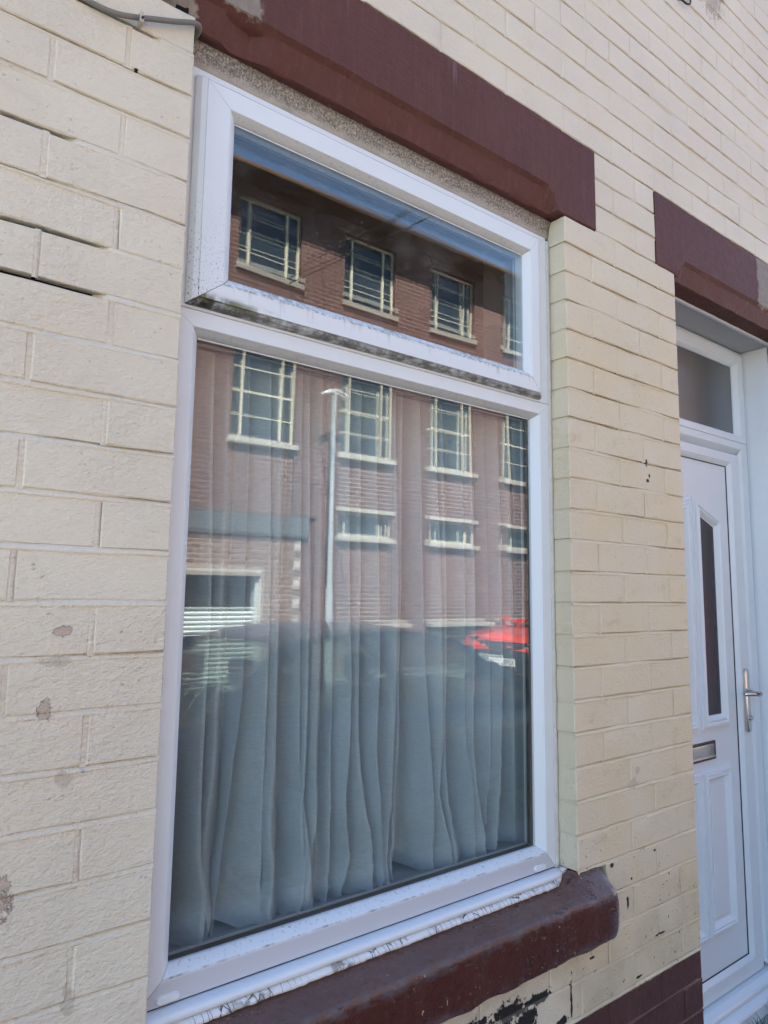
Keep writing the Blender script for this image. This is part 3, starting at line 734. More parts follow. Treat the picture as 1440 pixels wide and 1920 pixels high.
# leaf: stiles, rails, skin
lx0, lx1, lz0, lz1 = 1.688, 2.424, -1.327, .585
lp = {'L': pf(.068, .014, .014, 0, DY + .003), 'R': pf(.068, .014, .014, 0, DY + .003), 'B': pf(.05, .014, .014, 0, DY + .003), 'T': pf(.035, .016, .014, 0, DY + .003)}
leafr = (lx0, lx1, lz0, lz1)
for s_, nm in (('L', 'door_stile'), ('R', 'door_stile'), ('T', 'door_top_rail'), ('B', 'door_bottom_rail')): dmember(nm, s_, leafr, lp)
gk = MB()
for (a, b, c_, d_) in ((lx0 - .005, lx0 + .002, lz0, lz1), (lx1 - .002, lx1 + .006, lz0, lz1)): gk.box(a, b, DY + .012, DY + .018, c_, d_)
ix0, ix1, iz0, iz1 = lx0 + .082, lx1 - .082, lz0 + .064, lz1 - .051
for (a, b, c_, d_) in ((ix0 - .001, ix0 + .004, iz0, iz1), (ix1 - .004, ix1 + .001, iz0, iz1), (ix0, ix1, iz0 - .001, iz0 + .003), (ix0, ix1, iz1 - .003, iz1 + .001)): gk.box(a, b, DY + .0165, DY + .019, c_, d_)
gk.build('door_gasket', MAT['black_rubber'], door)
MB().box(ix0 - .004, ix1 + .004, DY + .019, DY + .045, iz0 - .004, iz1 + .004).build('door_panel', MAT['upvc_door'], door)
def mould(nm, pts, w_, y, mat, prof=((0, 0), (.04, -.006), (.2, -.0065), (.25, -.014), (.42, -.0155), (.5, -.010), (.66, -.0145), (.85, -.006), (.9, -.002), (1, 0))):
    """raised moulding round a closed polygon pts (x,z), outer to inner width w_"""
    n = len(pts); cx = sum(p[0] for p in pts) / n; cz = sum(p[1] for p in pts) / n
    area2 = sum(pts[i][0] * pts[(i + 1) % n][1] - pts[(i + 1) % n][0] * pts[i][1] for i in range(n))
    if area2 < 0: pts = pts[::-1]
    def inset(d):
        res = []
        for i in range(n):
            p0, p1, p2 = Vector(pts[i - 1]), Vector(pts[i]), Vector(pts[(i + 1) % n])
            e1 = (p1 - p0).normalized(); e2 = (p2 - p1).normalized(); n1 = Vector((-e1.y, e1.x)); n2 = Vector((-e2.y, e2.x))
            b = (n1 + n2).normalized(); res.append(p1 + b * (d / max(.3, b.dot(n1))))
        return res
    rows = [[(q.x, y + yy, q.y) for q in inset(w_ * f)] for f, yy in prof]
    m = MB(); m.grid(rows, True); m.build(nm, mat, door, smooth=30)
    return inset(w_)
def glazed(cx, sgn):
    a = [(cx - .10, -.452), (cx + .10, -.452), (cx + .10, .385 - .03 - .036 * sgn), (cx - .10, .385 - .03 + .036 * sgn)]
    inn = mould('glazing_surround', a, .050, DY + .019, MAT['upvc_door'])
    m = MB(); m.cap([(q.x, DY + .0165, q.y) for q in inn]); m.build('door_glass', MAT['slate_glass'], door)
dcx = (lx0 + lx1) / 2
glazed(2.168, 1); glazed(2 * dcx - 2.168, -1)
for cx in (2.160, 2 * dcx - 2.160):
    inn = mould('panel_moulding', [(cx - .105, -1.142), (cx + .105, -1.142), (cx + .105, -.585), (cx - .105, -.585)], .045, DY + .019, MAT['upvc_door'])
    m = MB(); i2 = [(q.x, q.y) for q in inn]; xs_ = [q[0] for q in i2]; zs_ = [q[1] for q in i2]
    m.box(min(xs_) + .012, max(xs_) - .012, DY + .0135, DY + .0195, min(zs_) + .012, max(zs_) - .012); m.build('raised_panel', MAT['upvc_door'], door, bevel=.004)
# letter box
lbx0, lbx1, lbz0, lbz1 = 1.905, 2.160, -.5545, -.4905
mould('letter_box', [(lbx0, lbz0), (lbx1, lbz0), (lbx1, lbz1), (lbx0, lbz1)], .010, DY + .019, MAT['dark_metal'], ((0, 0), (.1, -.006), (.6, -.008), (1, -.003)))
MB().box(lbx0 + .010, lbx1 - .010, DY + .0125, DY + .0175, lbz0 + .010, lbz1 - .009).build('letter_flap', MAT['chrome'], door, bevel=.002)
MB().box(lbx0 + .010, lbx1 - .010, DY + .008, DY + .0135, lbz0 + .008, lbz0 + .014).build('flap_lip', MAT['chrome'], door, bevel=.0015)
# handle
hx = 2.382
pill_h = [(hx + .0145 * math.sin(t), -.470 - .0145 * math.cos(t) + .0) for t in [math.pi * (-.5 + i / 8) for i in range(9)]] + [(hx - .0145 * math.sin(t), -.262 + .0145 * math.cos(t)) for t in [math.pi * (-.5 + i / 8) for i in range(9)]]
MB().loft([[(x, DY + .003, z) for x, z in pill_h], [(x, DY - .006, z) for x, z in pill_h], [(hx + (x - hx) * .7, DY - .011, -.366 + (z + .366) * .97) for x, z in pill_h]]).build('handle_plate', MAT['chrome'], door, smooth=40)
MB().tube([(hx, DY - .008, -.338), (hx, DY - .035, -.338), (hx - .004, DY - .05, -.337), (hx - .016, DY - .058, -.335), (hx - .05, DY - .058, -.333), (hx - .10, DY - .052, -.331), (hx - .112, DY - .046, -.331)], [.011, .0095, .0095, .0098, .0095, .0085, .006], 12).build('handle_lever', MAT['chrome'], door, smooth='all')
MB().cyl((hx, DY - .020, -.43), 'y', .0085, .012, 16).build('lock_cylinder', MAT['chrome'], door, smooth=40)
# threshold and step
th = MB(); tp = [(DY + .03, -1.330), (DY - .012, -1.334), (DY - .03, -1.345), (DY - .034, -1.352), (DY - .034, -1.362), (DY - .028, -1.366), (DY - .040, -1.372), (DY - .050, -1.380), (DY - .054, -1.388), (DY - .054, -1.440), (DY + .03, -1.44)]
th.loft([[(x, y, z) for y, z in tp] for x in (dl - .01, dr_ + .01)]).build('door_threshold', MAT['upvc_rail'] if False else MAT['upvc_door'], door, smooth=20)
# reveal lining and soffit
rv = MB(); rv.box(DX1, DX1 + .016, .012, DY + .06, GZ - .02, 1.031); adopt(rv.build('reveal_lining', MAT['white_paint'], bevel=.003), house)
adopt(MB().box(DX1 - .008, DX1 + .03, -.004, .014, GZ - .02, 1.0315).build('reveal_trim', MAT['white_paint'], bevel=.004), house)
adopt(MB().box(PX1 - .012, PX1 - .0015, .102, DY + .06, GZ - .02, 1.031).build('reveal_lining', MAT['white_paint']), house)
adopt(MB().box(PX1 - .01, DX1 + .02, .098, DY + .06, 1.0315, 1.050).build('soffit_board', MAT['soffit'], bevel=.002), house)
adopt(MB().box(PX1 - .01, DX1 + .02, .086, .0975, 1.0275, 1.050).build('soffit_trim', MAT['white_paint'], bevel=.002), house)
adopt(MB().box(PX1 + .0, DX1, .002, DY + .1, GZ - .1, GZ - .004).build('door_step', MAT['kerb'], bevel=.004), house)
# small blobs of white sealant where the frame meets the pier
sb = MB()
for z in (-.03 + .38, -.35, -.40, -.505, -.90, -.93, .16): sb.box(PX1 - .002, PX1 + .004, .085, .101, z - .006, z + .006)
adopt(sb.build('sealant', MAT['white_paint'], bevel=.002), house)

# ------------------------------------------------------------------ curtain
def curtain():
    """gathered sheet: fold crests and valleys run down through irregular levels, spreading and crumpling on the inner sill"""
    rc = random.Random(21)
    x0, x1, zt, zb = .035, 1.045, .600, -.606
    NF = 25; n = 2 * NF + 1
    wd = [rc.choice((.5, .7, 1., 1., 1.4, 2.)) for _ in range(n)]
    cum = [0]
    for q in wd[:-1]: cum.append(cum[-1] + q)
    bx = [x0 + (x1 - x0) * c_ / cum[-1] for c_ in cum]
    lev = [0, .22, .45, .62, .75, .85, .92, .97, 1.]
    spread = [.001, .002, .0025, .0025, .003, .005, .007, .006, .005]
    flare = [rc.gauss(0, .026) if rc.random() < .45 else 0. for _ in range(n)]
    X, Y, Z = [], [], []
    xo = [0.] * n; yo = [rc.uniform(-.008, .008) for _ in range(n)]
    gap = [rc.random() < .16 for _ in range(n)]
    sway = rc.uniform(0, 9)
    for l, v in enumerate(lev):
        rx, ry, rz_ = [], [], []
        for i in range(n):
            xo[i] += rc.gauss(0, spread[l]); yo[i] += rc.gauss(0, .0016 + .006 * (v > .8))
            front = i % 2 == 0
            dep = .022 + .020 * sstep(v * 1.5)
            y = .185 + (-dep if front else dep) * (.6 + .25 * wd[i]) + yo[i]
            if gap[i] and not front: y += .05 * sstep(v * 2.2)
            over = (.007 + .006 * v) * (1 if front else -1) * (1 if (i // 2) % 3 else -1)
            x = bx[i] + xo[i] + over + .012 * v * nz(bx[i] * 6 + sway, v * 2)
            x += flare[i] * max(0., (v - .62) / .38) ** 1.25
            if v > .8:
                f = (v - .8) / .2
                y += f * (.055 * nz(bx[i] * 9., 3.3 + v * 1.2) - .020); x += f * .022 * nz(bx[i] * 10., 8.1, v * 1.6)
            z = lerp(zt, zb - .012, v)
            if l >= 6: z += (v - .85) / .15 * (.035 * max(0., nz(i * .37, 11.3)) + .014 * rc.uniform(-.8, 1))
            rx.append(x); ry.append(max(.118, min(.27, y))); rz_.append(z)
        X.append(rx); Y.append(ry); Z.append(rz_)
    def cr(p0, p1, p2, p3, t): return .5 * ((2 * p1) + (p2 - p0) * t + (2 * p0 - 5 * p1 + 4 * p2 - p3) * t * t + (3 * p1 - p0 - 3 * p2 + p3) * t ** 3)
    def along(A, i, t, sharp):
        c_ = cr(A[max(0, i - 1)], A[i], A[min(n - 1, i + 1)], A[min(n - 1, i + 2)], t)
        return lerp(c_, lerp(A[i], A[min(n - 1, i + 1)], t), sharp)
    rows = []; NV = 120; SU = 9
    for j in range(NV + 1):
        v = j / NV; l = 0
        while l < len(lev) - 2 and v > lev[l + 1]: l += 1
        t = (v - lev[l]) / (lev[l + 1] - lev[l])
        g = []
        for A in (X, Y, Z):
            g.append([cr(A[max(0, l - 1)][i], A[l][i], A[l + 1][i], A[min(len(lev) - 1, l + 2)][i], t) for i in range(n)])
        row = []
        for i in range(n - 1):
            for k in range(SU):
                tt = k / SU
                x, y, z = along(g[0], i, tt, .25), along(g[1], i, tt, .35), along(g[2], i, tt, .3)
                f = sstep((v - .6) / .4)
                y += (.0010 + .0030 * f) * nz(x * 34, z * 9, 5) + .0006 * nz(x * 90, z * 14, 9) + f * .006 * nz(x * 26 + z * 40, 2.2) + f * .004 * nz(x * 18 - z * 60, 7.2)
                row.append((x, max(.112, y), max(z, -.611 + .004 * abs(nz(x * 30, y * 30)))))
        rows.append(row)
    return MB().grid(rows)
o = curtain().build('net_curtain', MAT['sheer'], smooth='all')
o['label'] = 'pale grey sheer net curtain hanging in gathered folds behind the lower window pane'; o['category'] = 'curtain'
o = MB().tube([(-.0, .185, .604), (.35, .185, .600), (.7, .185, .600), (1.053, .185, .605)], .0022, 8).build('curtain_wire', MAT['alu'], smooth='all')
o['label'] = 'thin white wire stretched across the window behind the glass, carrying the net curtain'; o['category'] = 'curtain wire'

# ------------------------------------------------------------------ cable
MAT['cable'] = simple('dirty_cable_sheath', (.17, .16, .135), .55, .4, nz=30, amt=.35, bump=(60, .0006))
cb = empty('wall_cable', 'grey cable running along an open joint of the cream wall to the window lintel', 'cable')
pts = [(-.42, .004, .955), (-.30, .002, .960), (-.24, -.002, .963), (-.20, -.004, .962), (-.165, -.008, .958), (-.140, -.011, .9585), (-.115, -.012, .966), (-.080, -.011, .982), (-.040, -.010, 1.000), (-.012, -.010, 1.0135), (.001, -.008, 1.018), (.008, .002, 1.020), (.011, .02, 1.0215), (.012, .05, 1.024)]
def smooth_pts(p, n=6):
    out = []
    for i in range(len(p) - 1):
        a = Vector(p[max(0, i - 1)]); b = Vector(p[i]); c_ = Vector(p[i + 1]); d = Vector(p[min(len(p) - 1, i + 2)])
        for k in range(n):
            t = k / n; out.append(.5 * ((2 * b) + (c_ - a) * t + (2 * a - 5 * b + 4 * c_ - d) * t * t + (3 * b - a - 3 * c_ + d) * t ** 3))
    out.append(Vector(p[-1])); return out
MB().tube(smooth_pts(pts), .0046, 10).build('cable_sheath', MAT['cable'], cb, smooth='all')
MB().box(-.1035, -.0965, -.018, .004, .962, .981).build('cable_clip', simple('pale_clip', (.45, .41, .34), .6, .3), cb, bevel=.002)
MB().cyl((-.100, -.0215, .968), 'y', .0022, .006, 8).build('clip_nail', MAT['dark_metal'], cb)

o = MB().tube(smooth_pts([(1.700, .006, 2.058), (1.712, -.010, 2.052), (1.735, -.016, 2.046), (1.752, -.020, 2.052), (1.765, -.016, 2.075), (1.785, -.006, 2.102), (1.80, .006, 2.118)], 4), .0035, 8).build('wire_hook', MAT['wire'] if 'wire' in MAT else MAT['dark_metal'], smooth='all')
o['label'] = 'short bent hook of black wire fixed to the cream wall high above the front door'; o['category'] = 'wire hook'

# ------------------------------------------------------------------ weeds and grit by the step
MAT['weed'] = simple('weed_leaf', (.07, .095, .03), .6, .3, nz=30, amt=.4)
MAT['dry'] = simple('dry_moss', (.10, .085, .035), .9, .1, nz=40, amt=.4)
def weed(x, y, n, h, lab, seed):
    q = random.Random(seed); e = empty('weed', lab, 'weed', loc=(x, y, GZ))
    lv = MB(); stn = MB()
    for i in range(n):
        a = q.uniform(0, 6.28); ln = h * q.uniform(.5, 1.1); w_ = .0035 * q.uniform(.7, 1.6); bx, by = q.uniform(-.03, .03), q.uniform(-.015, .015)
        rows = []
        for k in range(5):
            t = k / 4; rr = ln * .75 * t * t; c0 = Vector((bx + rr * math.cos(a), by + rr * math.sin(a), ln * t * (1 - .25 * t))); s_ = Vector((-math.sin(a), math.cos(a), 0)) * w_ * (1 - t * .95)
            rows.append([c0 - s_, c0 + s_])
        lv.grid(rows)
    lv.build('leaves', MAT['weed'], e)
    for i in range(3): stn.tube([(q.uniform(-.02, .02), q.uniform(-.01, .01), -.005), (q.uniform(-.02, .02), q.uniform(-.01, .01), h * .5)], .0016, 5)
    stn.build('stem', MAT['dry'], e)
weed(2.12, .075, 46, .075, 'small green weed growing out of the joint at the foot of the door threshold', 3)
weed(2.30, .10, 30, .06, 'low tuft of weed at the foot of the white door reveal', 4)
gm = MB(); q = random.Random(9)
for i in range(520):
    x = q.uniform(1.75, 2.5); y = q.uniform(-.22, .145); s = q.uniform(.002, .0075)
    gm.v += [(x + s * q.uniform(.5, 1.3) * a, y + s * q.uniform(.5, 1.3) * b, GZ - .002 + s * q.uniform(.3, .9) * c_) for a, b, c_ in ((1, 0, 0), (0, 1, 0), (-1, 0, 0), (0, -1, 0), (0, 0, 1.2))]
    k = len(gm.v) - 5; gm.f += [(k, k + 1, k + 4), (k + 1, k + 2, k + 4), (k + 2, k + 3, k + 4), (k + 3, k, k + 4)]
gm.build('gravel', simple('pale_grit', (.48, .45, .39), .9, .2, nz=30, amt=.6), kind='stuff', label='pale grit and paint flakes scattered on the paving in front of the door step', category='gravel')

# ------------------------------------------------------------------ factory across the street
def fbrick(name, c1, c2, mort, soot=.35, scale=1.):
    m = NM(name); x, y, z = m.xyz(); v = m.comb(x, z, 0)
    q = m.n.new('ShaderNodeTexBrick'); m.link(v, q.inputs['Vector']); q.inputs['Scale'].default_value = 1.; q.inputs['Brick Width'].default_value = .228 * scale; q.inputs['Row Height'].default_value = .078 * scale; q.inputs['Mortar Size'].default_value = .007
    q.inputs['Color1'].default_value = (*c1, 1); q.inputs['Color2'].default_value = (*c2, 1); q.inputs['Mortar'].default_value = (*mort, 1); q.inputs['Mortar Smooth'].default_value = .2
    c = m.mix(m.math('MULTIPLY', m.ss(m.noise(.9, 5, .6), .4, .75), soot), q.outputs[0], tuple(v_ * .4 for v_ in c1))
    c = m.mix(m.math('MULTIPLY', m.ss(m.noise(14, 3), .4, .7), .3), c, c2)
    m.bsdf(c, .85, .2, m.bump(m.math('MULTIPLY', q.outputs[1], -1.), 1., .006)); return m.m
MAT['fb'] = fbrick('red_factory_brick', (.088, .040, .034), (.125, .062, .052), (.21, .17, .15))
MAT['fb_pale'] = fbrick('pale_pointed_brick', (.15, .085, .065), (.18, .11, .085), (.40, .35, .30), .12)
MAT['fb_panel'] = fbrick('panel_factory_brick', (.10, .052, .044), (.135, .074, .063), (.36, .31, .275), .2)
MAT['steel_cream'] = simple('cream_steel_window_paint', (.46, .43, .33), .5, .4)
MAT['fglass'] = simple('factory_glass', (.022, .030, .036), .05, .6)
MAT['stone'] = simple('pale_sill_stone', (.36, .34, .29), .8, .2, nz=8, amt=.2)
MAT['concrete'] = simple('dark_concrete_beam', (.085, .09, .095), .8, .2, nz=5, amt=.25)
MAT['rust'] = simple('rusty_gutter', (.085, .045, .02), .7, .3, nz=12, amt=.4)
MAT['shutter'] = simple('pale_roller_shutter', (.42, .45, .43), .45, .4, nz=10, amt=.08)
FYR = -9.0                                     # facade plane, faces +y
fac = empty('factory', 'long red brick factory with cream steel windows across the street', 'factory', loc=(0, FYR, GZ))
FI = Matrix.Translation((0, -FYR, -GZ))
def fad(o, p=None):
    o.parent = p or fac
    if p is None: o.matrix_parent_inverse = FI
    return o
PIT = 2.13; cols = [7.365 + PIT * k for k in range(-5, 8)]
WW = 1.20; ZE = 6.80
xa, xb = cols[0] - PIT / 2, cols[-1] + PIT / 2
fl_z = (2.45, 4.45); fu_z = (5.37, 6.58); fs_z = (.985, 1.42)
facade = MB(); panel = MB()
bay0, bay1 = 2.15, 6.00
for c_ in cols:
    l, r_ = c_ - PIT / 2, c_ + PIT / 2; a, b = c_ - WW / 2, c_ + WW / 2
    facade.box(l, a, FYR - .35, FYR, GZ, ZE) if not (bay0 < c_ < bay1) else facade.box(l, a, FYR - .35, FYR, 1.25, ZE)
    facade.box(b, r_, FYR - .35, FYR, GZ, ZE) if not (bay0 < c_ < bay1) else facade.box(b, r_, FYR - .35, FYR, 1.25, ZE)
    facade.box(a, b, FYR - .35, FYR - .002, fl_z[1], fu_z[0]); facade.box(a, b, FYR - .35, FYR - .002, fu_z[1], ZE)
    inbay = bay0 < c_ < bay1
    panel.box(a, b, FYR - .35, FYR - .04, 1.25 if inbay else fs_z[1], fl_z[0])
    if not inbay: panel.box(a, b, FYR - .35, FYR - .04, GZ, fs_z[0])
fad(facade.build('wall', MAT['fb'])); fad(panel.build('brick_panel', MAT['fb_panel']))
# garage bay: concrete beam, pale infill with toothed edge, roller shutter
fad(MB().box(bay0 - .1, 6.15, FYR - .3, FYR + .03, .905, 1.235).build('beam', MAT['concrete'], bevel=.01))
inf = MB(); inf.box(bay0, 5.32, FYR - .3, FYR - .03, .265, .903); inf.box(5.32, 5.92, FYR - .3, FYR - .03, GZ, .903)
k = 0
z = -1.418
while z < .88: 
    if (k + 1) % 4 < 2: inf.box(5.92, 6.04, FYR - .3, FYR - .028, z, min(z + .078, .9))
    z += .078; k += 1
infill = fad(inf.build('infill', simple('pale_pointing', (.38, .33, .285), .9, .1)))
MAT['fb_one'] = NM('pale_infill_brick'); _m = MAT['fb_one']; _m.bsdf(_m.mix(_m.rnd(), (.12, .068, .053), (.19, .115, .088)), .85, .2); MAT['fb_one'] = _m.m
ib = None; rw = 0; z = -1.418
while z < .86:
    xr = 5.92 if (rw + 1) % 4 < 2 else 6.03
    xl = bay0 + .01 if z > .30 else 5.34
    x = xl - (.114 if rw % 2 else 0)
    while x < xr:
        a_, b_ = max(xl, x) + .008, min(xr, x + .228) - .008
        if b_ - a_ > .04:
            if ib is None:
                ib = MB().box(-.5, .5, -.03, .0, 0, .058).build('infill_brick', MAT['fb_one'], infill)
                o = ib
            else: o = ib.copy(); COL.objects.link(o); o.parent = infill
            o.scale = (b_ - a_, 1, 1); o.location = ((a_ + b_) / 2, FYR - .024, z)
        x += .228
    z += .078; rw += 1
fw = MB(); fw.box(5.92, 6.26, FYR - .3, FYR - .035, GZ, .903); fw.box(5.92, cols[5] - WW / 2 - .0, FYR - .3, FYR - .05, GZ, 1.26); fad(fw.build('wall', MAT['fb']))
sh = empty('roller_shutter'); sh.parent = fac; sh.matrix_parent_inverse = FI
MB().box(bay0, 5.32, FYR - .30, FYR - .26, GZ, .30).build('shutter_dark_sheet', MAT['void'], sh)  # black sheet, shade of the opening above the slats painted in
pr = MB(); prof = [(0, 0), (.012, .01), (.022, .03), (.024, .045), (.012, .062), (0, .07)]
s0 = MB().grid([[(x, FYR - .20 + y, z) for y, z in prof] for x in (bay0, 5.30)]).build('shutter_slat', MAT['shutter'], sh, smooth=30)
s0.location = (0, 0, -1.42)
for i in range(1, 16):
    o = s0.copy(); COL.objects.link(o); o.parent = sh; o.location = (0, 0, -1.42 + .0705 * i)
MB().box(5.27, 5.32, FYR - .24, FYR - .1, GZ, .264).build('guide_rail', MAT['shutter'], sh)
# steel windows
def steel(cx, z0, z1, kind):
    wf = empty('steel_window'); wf.parent = fac; wf.matrix_parent_inverse = FI; wf.location = (cx, FYR, z0)
    h = z1 - z0; f = MB(); y0, y1 = -.13, -.08
    fwid = .045
    f.box(-WW / 2, -WW / 2 + fwid, y0, y1, 0, h); f.box(WW / 2 - fwid, WW / 2, y0, y1, 0, h); f.box(-WW / 2 + fwid, WW / 2 - fwid, y0, y1, 0, fwid); f.box(-WW / 2 + fwid, WW / 2 - fwid, y0, y1, h - fwid, h)
    if kind == 'slot':
        for k in (.16, .80): f.box(-WW / 2 + WW * k - .012, -WW / 2 + WW * k + .012, y0 + .01, y1 - .005, fwid, h - fwid)
        for k in (.84,): f.box(-WW / 2 + WW * k - .01, -WW / 2 + WW * k + .01, y0 + .01, y1 - .005, fwid, h - fwid)
    else:
        for k in (.175, .785): f.box(-WW / 2 + WW * k - .021, -WW / 2 + WW * k + .021, y0 + .003, y1 + .012, fwid, h - fwid)
        nb = 5 if kind == 'tall' else 4
        for k in range(1, nb): f.box(-WW / 2 + fwid, WW / 2 - fwid, y0 + .012, y1 - .014, h * k / nb - (.018 if k == 2 else .010), h * k / nb + (.018 if k == 2 else .010))
    f.build('steel_frame', MAT['steel_cream'], wf)
    MB().box(-WW / 2 + .02, WW / 2 - .02, -.112, -.106, .02, h - .02).build('pane', MAT['fglass'], wf)
    MB().box(-WW / 2 - .05, WW / 2 + .05, -.12, .05, -.085, -.001).build('stone_sill', MAT['stone'], wf)
    if kind == 'slot': MB().box(-WW / 2 - .05, WW / 2 + .05, -.05, .035, h + .001, h + .07).build('stone_head', MAT['stone'], wf)
    return wf
t0 = {}
for c_ in cols:
    for kind, (z0, z1) in (('tall', fl_z), ('upper', fu_z), ('slot', fs_z)):
        if kind == 'slot' and bay0 < c_ < bay1: continue
        if kind in t0: o = copy_tree(t0[kind], fac); o.matrix_parent_inverse = FI; o.location = (c_, FYR, z0)
        else: t0[kind] = steel(c_, z0, z1, kind)
# ledges, each with a dark band below
for c_ in cols:
    if c_ < 6.2: continue
    lg = MB(); lg.box(c_ - .70, c_ + .95, FYR - .02, FYR + .16, -.60, -.53); o = fad(lg.build('ledge', MAT['stone'], bevel=.008))
    fad(MB().box(c_ - .64, c_ + .88, FYR - .02, FYR + .05, -.80, -.601).build('under_ledge_band', MAT['concrete']))
fad(MB().box(xa, xb, FYR - .36, FYR + .385, ZE, ZE + .07).build('eaves_soffit', simple('shaded_brick_eaves', (.085, .062, .052), .9, .1)))  # soffit coloured to look like brick in shadow
fad(MB().box(xa, xb, FYR + .386, FYR + .45, ZE + .01, ZE + .085).build('gutter', MAT['rust'], bevel=.02))
rfm = MB(); rfm.loft([[(x, FYR + .37, ZE + .11), (x, FYR - 5, ZE + 2.6), (x, FYR - 10, ZE + .1), (x, FYR - 10, ZE), (x, FYR - 5, ZE + 2.4), (x, FYR + .33, ZE + .071)] for x in (xa, xb)])
fad(rfm.build('roof', MAT['slate']))
bk = MB(); bk.box(xa, xa + .3, FYR - 10, FYR - .36, GZ, ZE); bk.box(xb - .3, xb, FYR - 10, FYR - .36, GZ, ZE); bk.box(xa, xb, FYR - 10, FYR - 9.7, GZ, ZE); bk.box(xa + .3, xb - .3, FYR - .9, FYR - .8, GZ, ZE)
fad(bk.build('inner_wall', MAT['void']))

# street lamp
MAT['galv'] = simple('galvanised_steel', (.44, .47, .47), .45, .5, .5, nz=12, amt=.15)
lampo = empty('street_lamp', 'grey galvanised lamp post with a slim flat head on the far pavement', 'street lamp', loc=(6.33, -8.58, GZ))
MB().cyl((0, 0, 0), 'z', .066, 1.50, 20).build('base', MAT['galv'], lampo, smooth=40)
MB().cyl((0, 0, 1.50), 'z', .045, 3.28, 20, .034).build('pole', MAT['galv'], lampo, smooth=40)
MB().box(-.03, .03, .0655, .072, .5, 1.0).build('hatch', MAT['galv'], lampo, bevel=.004)
MB().tube([(-.26, .02, 4.72), (-.13, .01, 4.78), (0, 0, 4.80), (.13, 0, 4.785), (.26, 0, 4.75)], [.03, .035, .045, .035, .028], 10).build('lamp_head', simple('pale_lamp_housing', (.55, .56, .55), .4, .4), lampo, smooth=40)

# overhead wires from the factory to the house front
MAT['wire'] = simple('black_wire', (.02, .02, .02), .5, .3)
def vreal(p): return (p[0], .17 - p[1], p[2])
wires = [((5.591, 9.17, 5.321), (5.136, 5., 4.561), .008, 'thickest black overhead wire crossing the street'), ((5.795, 9.17, 5.674), (4.793, 5., 4.487), .004, 'thin overhead wire, lowest of the thin ones crossing the street'),
         ((6.05, 9.17, 5.86), (4.78, 5., 4.50), .004, 'thin overhead wire, middle one of three crossing the street'), ((6.233, 9.17, 6.009), (4.792, 5., 4.535), .004, 'thin overhead wire, highest of the thin ones crossing the street')]
for a, b, rr, lab in wires:
    a, b = Vector(vreal(a)), Vector(vreal(b)); t_end = (-.2 - a.y) / (b.y - a.y); e = a + (b - a) * t_end
    pts = [a.lerp(e, t) for t in [i / 24 for i in range(25)]]
    o = MB().tube(pts, rr, 6).build('overhead_wire', MAT['wire'], smooth='all'); o['label'] = lab; o['category'] = 'wire'; o['group'] = 'overhead wires across the street'

